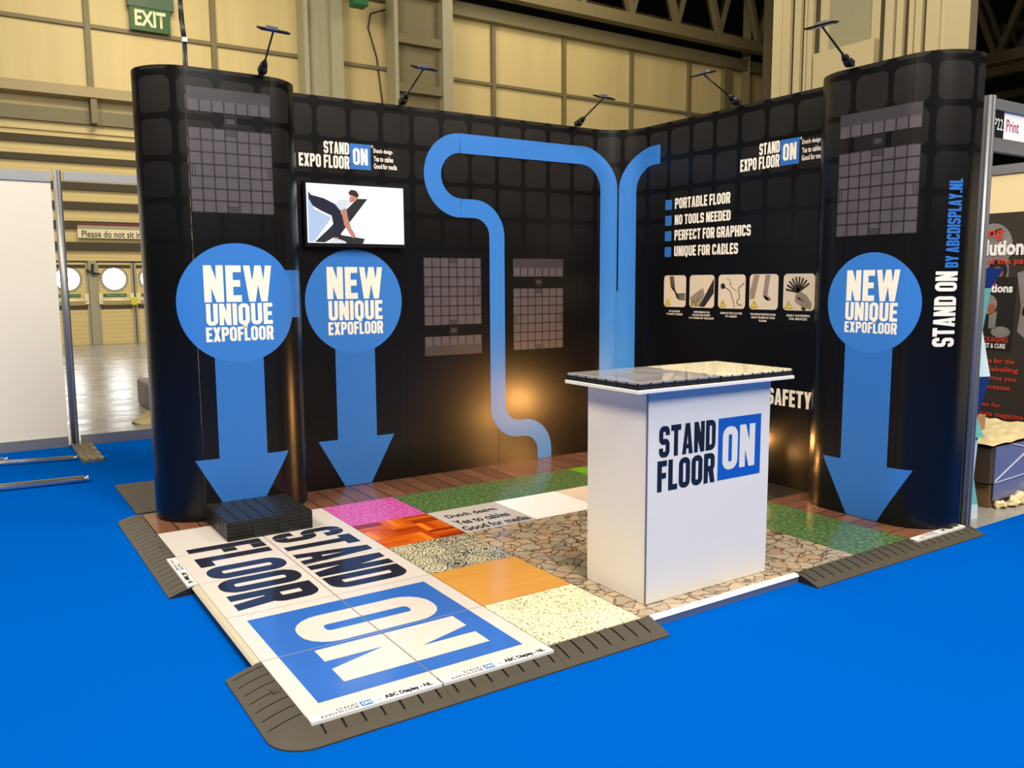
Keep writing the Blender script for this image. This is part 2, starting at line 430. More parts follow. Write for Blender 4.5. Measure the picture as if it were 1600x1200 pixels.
# condensed heavy block capitals drawn as strokes
T_ = 0.185
def glyph(bm, ch, ox, mi=0):
    t = T_; h = t / 2; w = 0.48
    def S(pts, r=0.11, closed=False): stroke(bm, [(ox + x, y) for x, y in pts], t, r, closed, mi, 5)
    lift = [0.0]
    def Q(*pts):
        f = poly(bm, [(ox + x, y) for x, y in pts], mi); lift[0] += .00012
        for v in f.verts: v.co.z = lift[0]
    L, R, Bt, Tp = h, w - h, h, 1 - h
    stem = lambda x=0: Q((x, 0), (x + t, 0), (x + t, 1), (x, 1))
    if ch in 'OQ':
        S([(L, Bt), (R, Bt), (R, Tp), (L, Tp)], 0.125, True)
        if ch == 'Q': Q((w * .42, .2), (w * .42, -.13), (w * .42 + t * .9, -.13), (w * .42 + t * .9, .2))
    elif ch == 'D': S([(L, Bt), (R, Bt), (R, Tp), (L, Tp)], [0, .125, .125, 0], True)
    elif ch == 'S': S([(R, .70), (R, Tp), (L, Tp), (L, .5), (R, .5), (R, Bt), (L, Bt), (L, .30)], .105)
    elif ch in 'CG':
        S([(R, .68), (R, Tp), (L, Tp), (L, Bt), (R, Bt), (R, .32)], .12)
        if ch == 'G': Q((w * .5, .38), (w, .38), (w, .53), (w * .5, .53)); Q((R - h, .2), (w, .2), (w, .45), (R - h, .45))
    elif ch == 'U': S([(L, 1), (L, Bt), (R, Bt), (R, 1)], .12)
    elif ch == 'J': S([(L, .3), (L, Bt), (R, Bt), (R, 1)], .12)
    elif ch == 'E':
        w = .40; stem()
        for y in (0, .5 - h * .92, 1 - t): Q((t, y), (w - (.03 if 0 < y < .7 else 0), y), (w - (.03 if 0 < y < .7 else 0), y + t), (t, y + t))
    elif ch == 'F':
        w = .39; stem(); Q((t, 1 - t), (w, 1 - t), (w, 1), (t, 1)); Q((t, .42), (w - .03, .42), (w - .03, .42 + t), (t, .42 + t))
    elif ch == 'L': w = .38; stem(); Q((t, 0), (w, 0), (w, t), (t, t))
    elif ch == 'T': w = .46; Q((0, 1 - t), (w, 1 - t), (w, 1), (0, 1)); Q((w / 2 - h, 0), (w / 2 + h, 0), (w / 2 + h, 1 - t), (w / 2 - h, 1 - t))
    elif ch == 'I': w = t; stem()
    elif ch == 'H': stem(); stem(w - t); Q((t, .5 - h), (w - t, .5 - h), (w - t, .5 + h), (t, .5 + h))
    elif ch in 'PR':
        stem(); S([(t, Tp), (R, Tp), (R, .48), (t, .48)], .10)
        if ch == 'R': Q((w * .42, .42), (w - t, 0), (w + .01, 0), (w * .42 + t + .03, .44))
    elif ch == 'B': stem(); S([(t, Tp), (R - .01, Tp), (R - .01, .52), (t, .52)], .09); S([(t, .5), (R, .5), (R, Bt), (t, Bt)], .10)
    elif ch == 'N': w = .50; stem(); stem(w - t); Q((0, 1), (w - t * 1.05, 0), (w, 0), (t * 1.05, 1))
    elif ch == 'A':
        w = .50; Q((0, 0), (t, 0), (w / 2 + .035, 1), (w / 2 - .105, 1)); Q((w - t, 0), (w, 0), (w / 2 + .105, 1), (w / 2 - .035, 1)); Q((.1, .18), (w - .1, .18), (w - .13, .32), (.13, .32))
    elif ch == 'V': w = .50; Q((0, 1), (w / 2 - .105, 0), (w / 2 + .035, 0), (t, 1)); Q((w, 1), (w - t, 1), (w / 2 - .035, 0), (w / 2 + .105, 0))
    elif ch == 'Y': w = .48; Q((0, 1), (w / 2 - h, .36), (w / 2 + h * .7, .42), (t, 1)); Q((w, 1), (w - t, 1), (w / 2 - h * .7, .42), (w / 2 + h, .36)); Q((w / 2 - h, 0), (w / 2 + h, 0), (w / 2 + h, .42), (w / 2 - h, .42))
    elif ch == 'W':
        w = .74
        for a, b in ((0, .13), (.30, .13), (.30, .45), (.58, .45)):
            k = t * .92; Q((a, 1), (b, 0), (b + k, 0), (a + k, 1))
    elif ch == 'X': w = .50; Q((0, 0), (t * 1.05, 0), (w, 1), (w - t * 1.05, 1)); Q((0, 1), (w - t * 1.05, 0), (w, 0), (t * 1.05, 1))
    elif ch == 'K': stem(); Q((t, .38), (w - t, 1), (w + .01, 1), (t, .2)); Q((t + .02, .62), (w - t * .9, 0), (w + .02, 0), (t + .1, .7))
    elif ch == '.': w = t; Q((0, 0), (t, 0), (t, t), (0, t))
    elif ch == ' ': w = .14
    return w
def block(bm, s, x0, y0, x1, y1, mi=0):
    """heavy lettering fitted to a box"""
    b = nb(); x = 0
    for i, c in enumerate(s):
        x += glyph(b, c, x) + 0.062
    x -= 0.062
    for f in b.faces: f.material_index = mi
    for v in b.verts: v.co.x = x0 + v.co.x / x * (x1 - x0); v.co.y = y0 + v.co.y * (y1 - y0)
    join(bm, b)
def join(bm, b):
    me = bpy.data.meshes.new('tmp'); b.to_mesh(me); b.free(); bm.from_mesh(me); bpy.data.meshes.remove(me)
def text(bm, s, x0, y0, x1, y1, mi=0, bold=0.0, fit=True, align_h=True):
    """lettering in the built-in typeface, fitted to a box"""
    cu = bpy.data.curves.new('lettering', 'FONT'); cu.body = s; cu.size = 1; cu.resolution_u = 2; cu.offset = bold
    o = bpy.data.objects.new('lettering', cu); COL.objects.link(o)
    bpy.context.view_layer.update()
    me = o.to_mesh(); b = nb(); b.from_mesh(me); o.to_mesh_clear()
    COL.objects.unlink(o); bpy.data.objects.remove(o); bpy.data.curves.remove(cu)
    xs = [v.co.x for v in b.verts]; ys = [v.co.y for v in b.verts]
    a, c, d, e = min(xs), max(xs), min(ys), max(ys)
    for v in b.verts:
        v.co.x = x0 + (v.co.x - a) / (c - a) * (x1 - x0); v.co.y = y0 + (v.co.y - d) / (e - d) * (y1 - y0); v.co.z = 0
    for f in b.faces: f.material_index = mi
    join(bm, b)
def rot90(bm):          # text that reads upwards: (x, y) -> (-y, x)
    for v in bm.verts: v.co.x, v.co.y = -v.co.y, v.co.x
class Path:
    """a plan line swept upward; u = length along it, d = distance proud of its front"""
    def __init__(s, segs, u0, side, n=20):
        pts = []
        for g in segs:
            if g[0] == 'L': pts += [g[1], g[2]]
            else:
                _, c, r, a0, a1 = g
                for i in range(n + 1):
                    a = math.radians(a0 + (a1 - a0) * i / n); pts.append((c[0] + r * math.cos(a), c[1] + r * math.sin(a)))
        q = [Vector(pts[0])]
        for a in pts[1:]:
            if (Vector(a) - q[-1]).length > 1e-6: q.append(Vector(a))
        s.p = q; s.u = [u0]
        for i in range(len(q) - 1): s.u.append(s.u[-1] + (q[i + 1] - q[i]).length)
        nrm = [((q[i + 1] - q[i]).normalized()) for i in range(len(q) - 1)]
        nrm = [Vector((d.y, -d.x)) * side for d in nrm]
        s.n = [nrm[0]] + [((nrm[i] + nrm[i + 1]).normalized()) for i in range(len(nrm) - 1)] + [nrm[-1]]
    def at(s, u, d=0.0):
        u = min(max(u, s.u[0]), s.u[-1] - 1e-9); i = 0
        while i < len(s.u) - 2 and u > s.u[i + 1]: i += 1
        k = (u - s.u[i]) / (s.u[i + 1] - s.u[i])
        p = s.p[i].lerp(s.p[i + 1], k); n = s.n[i].lerp(s.n[i + 1], k).normalized()
        return p + n * d
    def wrap(s, bm, d):
        """flat artwork (u, z) -> laid on the surface"""
        bmesh.ops.triangulate(bm, faces=[f for f in bm.faces if len(f.verts) > 4])
        us = [v.co.x for v in bm.verts]
        if us:
            for uc in s.u[1:-1]:
                if min(us) < uc < max(us):
                    bmesh.ops.bisect_plane(bm, geom=bm.verts[:] + bm.edges[:] + bm.faces[:], plane_co=(uc, 0, 0), plane_no=(1, 0, 0), dist=1e-5)
        bm.normal_update()
        for f in bm.faces:
            if f.normal.z < 0: f.normal_flip()
        for v in bm.verts:
            p = s.at(v.co.x, d + v.co.z); v.co = Vector((p.x, p.y, v.co.y))
    def panel(s, ua, ub, z0, z1, th, d=0.0):
        """solid panel following the line, UV in metres"""
        us = [ua + 0.0012] + [u for u in s.u if ua + 0.002 < u < ub - 0.002] + [ub - 0.0012]
        bm = nb(); uvl = bm.loops.layers.uv.new('UVMap'); cols = []
        for u in us:
            a = s.at(u, d); b = s.at(u, d - th)
            cols.append([bm.verts.new((a.x, a.y, z0)), bm.verts.new((a.x, a.y, z1)), bm.verts.new((b.x, b.y, z1)), bm.verts.new((b.x, b.y, z0))])
        def F(vs, uv):
            f = bm.faces.new(vs)
            for l, q in zip(f.loops, uv): l[uvl].uv = q
            return f
        front = [(bm.verts.new(c[0].co), bm.verts.new(c[1].co)) for c in cols]
        vf = {v for q in front for v in q}
        back = [(bm.verts.new(c[3].co), bm.verts.new(c[2].co)) for c in cols]
        for i in range(len(us) - 1):
            A, Bc = cols[i], cols[i + 1]; a, b = us[i], us[i + 1]
            F((front[i][0], front[i + 1][0], front[i + 1][1], front[i][1]), ((a, z0), (b, z0), (b, z1), (a, z1))).smooth = True
            F((A[2], A[1], Bc[1], Bc[2]), ((a, z1),) * 4)
            F((back[i][0], back[i][1], back[i + 1][1], back[i + 1][0]), ((a, 0),) * 4).smooth = True
            F((A[0], A[3], Bc[3], Bc[0]), ((a, 0),) * 4)
        F(cols[0], ((us[0], 0),) * 4); F(cols[-1][::-1], ((us[-1], 0),) * 4)
        bm.normal_update()
        for f in bm.faces:
            if f.smooth and f.verts[0] in vf:
                c = f.calc_center_median(); u_ = f.loops[0][uvl].uv[0]
                if f.normal.dot(Vector((*(s.at(u_ + .001, 1) - s.at(u_ + .001, 0)), 0))) < 0: f.normal_flip()
        return bm
def flat(fn):
    def f(bm):
        for v in bm.verts: v.co = Vector(fn(v.co.x, v.co.y))
        return bm
    return f

def flat3(fn):
    def f(bm):
        for v in bm.verts: v.co = Vector(fn(*v.co))
        return bm
    return f

# ================================================================== SETTING
ZC = -0.045
bm = nb(); box(bm, -30, -25, ZC - 0.16, 60, 18.15, ZC - 0.004)
struct('floor', bm, 'concrete', 'grey polished concrete hall floor', 'floor')
bm = nb(); box(bm, -14, -16, ZC - 0.004, 4.13, 3.62, ZC); box(bm, 4.13, -16, ZC - 0.004, 16, -2.53, ZC)
struct('carpet', bm, 'carpet', 'bright blue exhibition carpet laid around the stand', 'carpet')
bm = nb(); box(bm, -30, -25, 15.5, 60, 30, 15.7)
struct('ceiling', bm, 'roof_dark', 'dark hall roof', 'ceiling')

# hall back wall --------------------------------------------------
YW = 18.15
bm = nb()
box(bm, -12, YW, 5.1, 27.2, YW + 0.3, 9.75)
hall = struct('wall_back', bm, 'hall_panel', 'cream upper panels of the hall end wall', 'wall')
bm = nb()
box(bm, -12, YW + 0.06, 2.03, 12, YW + 0.3, 5.1)
struct('wall_back_boards', bm, 'shutter', 'cream horizontal boards above the hall doors', 'wall')
bm = nb(); box(bm, 4.9, YW + 0.06, ZC, 12, YW + 0.3, 2.03); box(bm, -12, YW + 0.06, ZC, 0.08, YW + 0.3, 2.03); box(bm, 12, YW, ZC, 27.2, YW + 0.3, 5.1)
struct('wall_back_lower', bm, 'shutter', 'lower part of the cream hall end wall', 'wall')
tn = [0]
def trim(bm, m, label):
    tn[0] += 1; return struct('trim_%d' % tn[0], bm, m, label, 'trim')
trim(B(-12, YW - 0.45, 5.88, 27, YW - 0.02, 6.12), 'beam', 'pale horizontal steel beam on the end wall')
trim(B(-12, YW - 0.12, 5.30, 8.0, YW - 0.0, 5.62), 'mullion', 'grey rail below the long horizontal beam')
for x in (2.2, 5.2, 8.0): trim(B(x - 0.07, YW - 0.4, 5.3, x + 0.07, YW - 0.01, 5.9), 'mullion', 'short steel bracket under the long beam')
for z0, z1, lab in ((4.80, 4.97, 'highest'), (4.38, 4.53, 'second'), (3.74, 3.92, 'third'), (3.27, 3.45, 'fourth'), (2.80, 2.99, 'fifth'), (2.28, 2.48, 'lowest')):
    trim(B(-12, YW - 0.03, z0, 12, YW + 0.05, z1), 'dark_gap', lab + ' dark horizontal band across the cream boards')
for z in (7.62,):
    trim(B(-12, YW - 0.10, z - 0.045, 26.5, YW - 0.0, z + 0.045), 'mullion', 'horizontal glazing bar of the end wall')
for x, lab in ((-0.8, 'first'), (2.2, 'second'), (5.16, 'third'), (13.73, 'fourth'), (16.5, 'fifth'), (19.46, 'sixth'), (22.25, 'seventh')):
    trim(B(x - 0.065, YW - 0.12, 6.1, x + 0.065, YW - 0.0, 9.75), 'mullion', lab + ' upright glazing bar of the end wall from the left')
trim(B(8.0, YW - 0.3, 9.45, 27, YW - 0.0, 9.85), 'mullion', 'dark head rail at the top of the end wall')
trim(B(24.0, YW - 0.2, 5.1, 24.4, YW, 9.7), 'mullion', 'end post of the panelled wall beside the lattice column')

# doors
def leaf(n, x0, x1, hinge, part=False):
    bm = nb(); box(bm, x0, YW, ZC, x1, YW + 0.08, 1.98)
    d = struct('door_%d' % n, bm, 'shutter', 'cream hall door leaf with round porthole, number %d from the left' % n, 'door')
    cx = (x0 + x1) / 2 - 0.02; cz = 1.58
    bm = nb(); b2 = nb(); stroke(b2, [(cx + .3 * math.cos(2 * PI * i / 32), cz + .3 * math.sin(2 * PI * i / 32)) for i in range(32)], 0.07, 0, True)
    for v in b2.verts: v.co = Vector((v.co.x, YW - 0.012, v.co.y))
    link('porthole_frame', b2, 'column', d)
    bm = nb(); circle(bm, cx, cz, 0.275, 40)
    for v in bm.verts: v.co = Vector((v.co.x, YW - 0.008, v.co.y))
    link('porthole_glass', bm, 'daylight', d)
    bm = nb(); tube(bm, (x0 + .06, YW - .09, 1.05), (x1 - .06, YW - .09, 1.05), .03)
    for x in (x0 + .06, x1 - .06): box(bm, x - .045, YW - .1, .96, x + .045, YW, 1.22)
    link('push_bar', bm, 'sign_cream', d)
    bm = nb(); box(bm, x0 + .02, YW - .015, .83, x1 - .02, YW, .93); box(bm, x0 + .02, YW - .015, 1.85, x1 - .02, YW, 1.93)
    link('rail', bm, 'dark_gap', d)
    bm = nb(); rect(bm, cx - .27, 1.13, cx + .27, 1.21, 0); text(bm, 'Push bar to open', cx - .19, 1.15, cx + .24, 1.19, 1)
    for f in bm.faces:
        for v in f.verts: pass
    for v in bm.verts: v.co = Vector((v.co.x, YW - 0.006, v.co.y))
    for f in bm.faces:
        if f.material_index == 1:
            for v in f.verts: v.co.y = YW - 0.012
    link('push_sign', bm, ['door_green', 'sign_cream'], d)
    bm = nb(); box(bm, x0, YW - .03, ZC, x0 + .05, YW, 1.98); box(bm, x1 - .05, YW - .03, ZC, x1, YW, 1.98)
    link('stile', bm, 'column', d)
leaf(1, 0.10, 0.98, 0); leaf(2, 1.0, 1.87, 0)
leaf(3, 2.06, 2.90, 0); leaf(4, 2.93, 3.80, 0)
trim(B(1.88, YW - .06, ZC, 2.06, YW + .06, 2.03), 'column', 'pale post between two hall doors')
trim(B(3.82, YW - .06, ZC, 4.9, YW + .06, 2.03), 'column', 'pale panel beside the hall doors')
bm = nb(); bar(bm, (1.83, YW - .1, 1.80), (2.02, YW - .1, 1.70), .05, .05); bar(bm, (1.98, YW - .1, 1.95), (1.98, YW - .1, 1.66), .05, .05); bar(bm, (1.98, YW - .1, 1.72), (2.14, YW - .1, 1.70), .05, .05)
tag(link('door_closer', bm, 'sign_ink'), 'dark door closer on the post between hall doors', 'door closer')
bm = nb(); box(bm, 2.80, YW - .16, .92, 2.95, YW - .06, 1.12, 0, .02); tag(link('door_padlock', bm, 'lemon'), 'yellow tag hanging on the hall door bars', 'padlock')

# signs on the hall wall
t = thing('warning_sign', 'long cream sign reading Please do not sit in, above the hall doors', 'sign', (1.7, YW - .06, 2.6))
bm = nb(); box(bm, 0, 0, -.02, 3.2, .03, .20); link('board', bm, 'sign_cream', t)
bm = nb(); box(bm, 0, -.002, .205, 3.2, .03, .285); link('grey_strip', bm, 'exit_grey' if False else 'column', t)
bm = nb(); box(bm, 0, -.004, .285, 3.2, .03, .345); link('red_strip', bm, 'sign_red', t)
bm = nb(); text(bm, 'Please do not sit in', .09, .0, 1.44, .165, 0, .012)
for v in bm.verts: v.co = Vector((v.co.x, -.004, v.co.y))
link('lettering', bm, 'sign_ink', t)

t = thing('exit_sign', 'green hanging EXIT sign high on the hall wall', 'sign', (3.13, 17.85, 7.64))
bm = nb(); box(bm, 0, 0, 0, .935, .08, .565); link('board', bm, 'exit_green', t)
bm = nb(); box(bm, -.04, -.03, .545, 1.03, .12, .93); link('housing', bm, 'exit_grey', t)
bm = nb(); text(bm, 'EXIT', .11, .10, .83, .48, 0, .03)
for v in bm.verts: v.co = Vector((v.co.x, -.004, v.co.y))
link('lettering', bm, 'sign_cream', t)
bm = nb(); tube(bm, (.1, .04, .8), (.1, .04, 8.3), .01); tube(bm, (.76, .04, .8), (.76, .04, 8.3), .01); link('hanger', bm, 'sign_ink', t)
bm = nb(); box(bm, 8.55, 16.8, 8.85, 8.98, 17.2, 9.4, 0, .04)
tag(link('emergency_light', bm, 'door_green'), 'small green emergency light box beside the first tall column', 'light')

# steel columns on the wall
def steel_column(x0, x1, label, lattice=False):
    t = thing('steel_column', label, 'column', (0, 0, ZC)); t['kind'] = 'structure'
    bm = nb(); box(bm, x0, YW - .75, 0, x0 + .12, YW - .2, 14); box(bm, x1 - .34, YW - .75, 0, x1, YW - .2, 14); link('flange', bm, 'column', t)
    bm = nb(); box(bm, x0 + .12, YW - .5, 0, x1 - .34, YW - .4, 14); link('web', bm, 'column' if not lattice else 'steel_dark', t)
    if lattice:
        bm = nb()
        for k in range(6): box(bm, x0 + .12, YW - .72, 5.6 + k * 1.35, x1 - .3, YW - .52, 5.85 + k * 1.35)
        link('batten', bm, 'steel_dark', t)
    return t
steel_column(7.35, 8.45, 'broad pale steel column behind the left tower')
steel_column(10.0, 11.9, 'broad pale steel column with battens behind the back wall', True)
bm = nb(); pts = [(10.1, 9.3), (9.6, 9.1), (9.5, 8.7), (9.75, 7.9), (9.95, 6.2)]
for a, b in zip(pts, pts[1:]): tube(bm, (a[0], YW - .06, a[1]), (b[0], YW - .06, b[1]), .018, 6)
tag(link('wall_cable', bm, 'sign_ink'), 'thin dark cable running down the end wall by the battened column', 'cable')

# roof truss along the top of the wall
t = thing('roof_truss', 'long brown steel roof truss along the top of the end wall', 'truss', (0, 0, 0)); t['kind'] = 'structure'
bm = nb(); bar(bm, (4, 17.3, 10.15), (28, 17.3, 10.15), .35, .38); link('bottom_chord', bm, 'steel_dark', t)
bm = nb(); bar(bm, (4, 17.3, 13.6), (28, 17.3, 13.6), .35, .35); link('top_chord', bm, 'steel_dark', t)
bm = nb()
for k in range(10):
    x = 7.2 + k * 2.1
    bar(bm, (x, 17.3, 13.5), (x + 1.05, 17.3, 10.3), .2, .2); bar(bm, (x + 2.1, 17.3, 13.5), (x + 1.05, 17.3, 10.3), .13, .13)
link('web', bm, 'steel_dark', t)
bm = nb(); bar(bm, (4, 19.6, 11.2), (28, 19.6, 11.2), .3, .3)
for k in range(9):
    x = 8.0 + k * 2.3
    bar(bm, (x, 19.6, 14.5), (x + 1.1, 19.6, 11.2), .16, .16); bar(bm, (x + 2.2, 19.6, 14.5), (x + 1.1, 19.6, 11.2), .12, .12)
tag(link('roof_truss', bm, 'truss_brown'), 'dimmer steel truss behind the end wall truss', 'truss', kind='structure')
bm = nb()
for x in (25.2, 26.5): bar(bm, (x, 17.0, 0), (x, 17.0, 15), .3, .3)
for x in (25.2, 26.5): bar(bm, (x, 18.0, 0), (x, 18.0, 15), .3, .3)
for k in range(9):
    z = 5.6 + k * 1.15
    bar(bm, (25.2, 17.0, z), (26.5, 17.0, z), .2, .25)
    if z > 9.4: bar(bm, (25.2, 17.0, z), (26.5, 17.0, z + 1.15), .12, .12); bar(bm, (26.5, 17.0, z), (25.2, 17.0, z + 1.15), .12, .12)
tag(link('lattice_column', bm, 'steel_dark'), 'brown lattice steel column in the corner beside the ribbed cladding', 'column', kind='structure')
bm = nb(); box(bm, 24.4, YW + .2, 5, 27, YW + .3, 9.7); struct('wall_corner', bm, 'hall_panel', 'cream wall strip behind the lattice column', 'wall')

# ribbed cladding tower on the right
XC = 18.0
bm = nb(); box(bm, XC, 6.0, ZC, XC + .3, 10.72, 15.4); struct('wall_right', bm, 'clad', 'cream clad shaft rising behind the right wall of the stand', 'wall')
def rib(y0, y1, p, m, lab): trim(B(XC - p, y0, ZC, XC + .05, y1, 15.4), m, lab)
# grooves (dark) and raised ribs, positions measured along the shaft
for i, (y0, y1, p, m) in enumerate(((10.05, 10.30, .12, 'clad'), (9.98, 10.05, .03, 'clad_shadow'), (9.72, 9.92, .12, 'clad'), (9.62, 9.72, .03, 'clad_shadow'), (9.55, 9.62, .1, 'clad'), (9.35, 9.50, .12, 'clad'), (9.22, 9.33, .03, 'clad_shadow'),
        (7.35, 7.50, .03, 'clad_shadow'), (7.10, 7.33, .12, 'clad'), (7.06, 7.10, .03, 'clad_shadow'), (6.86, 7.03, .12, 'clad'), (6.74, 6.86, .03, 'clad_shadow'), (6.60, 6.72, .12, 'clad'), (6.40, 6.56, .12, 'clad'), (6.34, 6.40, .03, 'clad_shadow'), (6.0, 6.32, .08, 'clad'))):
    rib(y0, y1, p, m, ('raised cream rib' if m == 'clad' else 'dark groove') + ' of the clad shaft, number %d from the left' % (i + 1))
trim(B(XC - .25, 7.5, 3, XC, 9.2, 7.15), 'clad', 'flat cream box panel on the clad shaft')
trim(B(XC - .06, 7.75, 7.15, XC, 8.9, 9.5), 'column', 'recessed grey panel above the flat box panel')
bm = nb(); box(bm, XC + .0, 5.36, ZC, XC + .3, 6.0, 15.4); trim(bm, 'clad', 'plain end strip of the clad shaft')

# dim roof steel on the far right
bm = nb(); box(bm, 44, -22, ZC, 44.3, 30.2, 15.5); struct('wall_far_right', bm, 'roof_dark', 'dark far end of the hall', 'wall')
bm = nb(); box(bm, 18, 30, ZC, 44, 30.2, 15.5); box(bm, -12, 30, 9, 18, 30.2, 15.5); struct('wall_far_back', bm, 'roof_dark', 'dark space behind the end wall', 'wall')
for k, (x, zb) in enumerate(((24, 7.6), (29, 8.4), (35, 8.8))):
    bm = nb()
    bar(bm, (x, -12, zb), (x, 14, zb), .3, .3); bar(bm, (x, -12, zb + 2.6), (x, 14, zb + 2.6), .3, .3)
    for q in range(11):
        y = -10 + q * 2.1
        bar(bm, (x, y, zb + 2.6), (x, y + 1.05, zb), .16, .16); bar(bm, (x, y + 2.1, zb + 2.6), (x, y + 1.05, zb), .16, .16)
    tag(link('roof_girder', bm, 'truss_brown'), ('nearest', 'middle', 'farthest')[k] + ' brown lattice roof girder in the dark upper right', 'girder', kind='structure')
bm = nb(); bar(bm, (20.5, 4.2, 9.5), (34, 1.0, 9.9), .25, .45); bar(bm, (21, 3.4, 8.1), (40, 3.4, 8.1), .2, .25)
tag(link('roof_beam', bm, 'truss_brown'), 'slanting brown roof beam beyond the clad shaft', 'beam', kind='structure')

# ================================================================== SHELL SCHEME BOOTH, LEFT
YS = 3.56
t = thing('exhibition_partition', 'white partition panel in an aluminium frame, left of the stand', 'partition', (-0.085, YS, ZC))
bm = nb(); box(bm, -1.9, -.006, .09, -.02, .006, 2.42); link('infill', bm, 'white_panel', t)
bm = nb(); box(bm, -1.9, -.02, 2.40, -.02, .02, 2.49); link('top_rail', bm, 'alu', t)
bm = nb(); box(bm, -1.9, -.02, 0.0, -.02, .02, .095); link('bottom_rail', bm, 'alu', t)
t = thing('exhibition_partition', 'open aluminium partition bay with nothing fitted, behind the left tower', 'partition', (0, YS, ZC))
bm = nb(); box(bm, .0, -.02, 2.42, 1.6, .02, 2.50); link('top_rail', bm, 'alu', t)
bm = nb(); box(bm, .0, -.02, 0.0, 1.6, .02, .095); link('bottom_rail', bm, 'alu', t)
bm = nb(); tube(bm, (1.62, 0, 0), (1.62, 0, 2.5), .03, 8); link('post', bm, 'alu', t)
bm = nb(); n8 = 8
tube(bm, (-.05, YS, ZC), (-.05, YS, 2.46), .034, 8)
for a in range(4): 
    x = -.05 + .03 * math.cos(a * PI / 2 + PI / 8); y = YS + .03 * math.sin(a * PI / 2 + PI / 8); box(bm, x - .005, y - .005, ZC, x + .005, y + .005, 2.46)
tag(link('partition_post', bm, 'alu'), 'octagonal aluminium post between the white panel and the open bay', 'post')
t = thing('base_plate', 'flat ribbed metal foot lying on the carpet at the partition post', 'foot', (0, 0, ZC))
bm = nb(); poly(bm, [(-.085, 3.52), (.085, 3.52), (.075, 2.66), (-.095, 2.66)])
r = bmesh.ops.extrude_face_region(bm, geom=bm.faces[:]); bmesh.ops.translate(bm, verts=[v for v in r['geom'] if isinstance(v, bmesh.types.BMVert)], vec=(0, 0, .022)); bmesh.ops.recalc_face_normals(bm, faces=bm.faces[:])
link('plate', bm, 'steel_plate', t)
bm = nb(); bar(bm, (-.085, 3.5, .03), (-.09, 2.68, .03), .02, .02); bar(bm, (-.02, 3.5, .026), (-.03, 2.68, .026), .02, .012); bar(bm, (.04, 3.5, .026), (.03, 2.68, .026), .012, .012); link('rib', bm, 'steel_plate', t)
bm = nb()
for y in (3.2, 2.95, 2.72): box(bm, .055, y, .022, .085, y + .015, .028)
link('rivet', bm, 'alu_bright', t)
def rod(a, b, r, label):
    t = thing('aluminium_pole', label, 'pole', (0, 0, 0))
    bm = nb(); tube(bm, a, b, r, 8); link('shaft', bm, 'alu_bright', t)
    d = (Vector(b) - Vector(a)).normalized()
    bm = nb(); tube(bm, Vector(b), Vector(b) + d * .018, r * .6, 8); tube(bm, Vector(b) + d * .018, Vector(b) + d * .03, r * .95, 8); link('end_cap', bm, 'alu_bright', t)
rod((-2.0, 2.03, ZC + .027), (-.165, 1.892, ZC + .027), .026, 'bright aluminium pole lying nearest on the blue carpet at left')
rod((-2.0, 3.20, ZC + .022), (-.140, 2.832, ZC + .022), .021, 'aluminium pole lying on the carpet beside the metal foot')
rod((-2.0, 3.32, ZC + .022), (-.64, 3.10, ZC + .022), .02, 'short end of an aluminium pole under the white partition panel')
bm = nb(); random.seed(3)
ring = []
for j in range(5):
    ring.append([bm.verts.new((.80 + .22 * math.cos(2 * PI * i / 14) * (1 - j * .18) * random.uniform(.7, 1.2), 4.62 + .14 * math.sin(2 * PI * i / 14) * (1 - j * .18) * random.uniform(.7, 1.2), ZC - .003 + j * .028 * random.uniform(.6, 1.2))) for i in range(14)])
for j in range(4):
    for i in range(14): bm.faces.new((ring[j][i], ring[j][(i + 1) % 14], ring[j + 1][(i + 1) % 14], ring[j + 1][i]))
bm.faces.new(ring[4])
tag(link('crumpled_rag', bm, 'rag'), 'crumpled cream rag on the concrete behind the left tower', 'rag')
bm = nb(); box(bm, .93, 5.5, ZC - .004, 1.7, 6.2, .28, 0, .03)
tag(link('grey_case', bm, 'grey_case'), 'grey case on the concrete, mostly hidden by the left tower', 'case')

# ================================================================== STAND FLOOR
TS = 0.5
GAP = 0.0026
floor_tiles = {}
def word(n): return ('first', 'second', 'third', 'fourth', 'fifth', 'sixth', 'seventh', 'eighth')[n]
def make_base():
    bm = nb(); box(bm, GAP, GAP, ZC, TS - GAP, TS - GAP, -.0065)
    for k in range(7):
        c = (k + .5) / 7 * TS
        for a in (-.024,):
            box(bm, c + a, -.0005 + GAP, ZC + .004, c - a, GAP + .003, -.012); box(bm, c + a, TS - GAP - .003, ZC + .004, c - a, TS - GAP + .0005, -.012)
    return bm
base_me = None
def floor_tile(c, r, mat, label, group=None, bare=False):
    """c = column from the left, r = row from the back wall (row 0 first in front of the planks)"""
    global base_me
    t = thing('floor_tile', label, 'floor tile', (c * TS, -(r + 1) * TS, 0), group)
    if bare:
        link('grid_body', grid_tile_mesh(-.045, -.004), 'black_plastic', t); floor_tiles[(c, r)] = t; return t
    if base_me is None:
        o = link('base', make_base(), 'black_plastic', t); base_me = o.data
    else:
        o = bpy.data.objects.new('base', base_me); COL.objects.link(o); o.parent = t
    bm = nb(); box(bm, GAP, GAP, -.0065, TS - GAP, TS - GAP, 0)
    link('printed_top', bm, mat, t)
    floor_tiles[(c, r)] = t
    return t
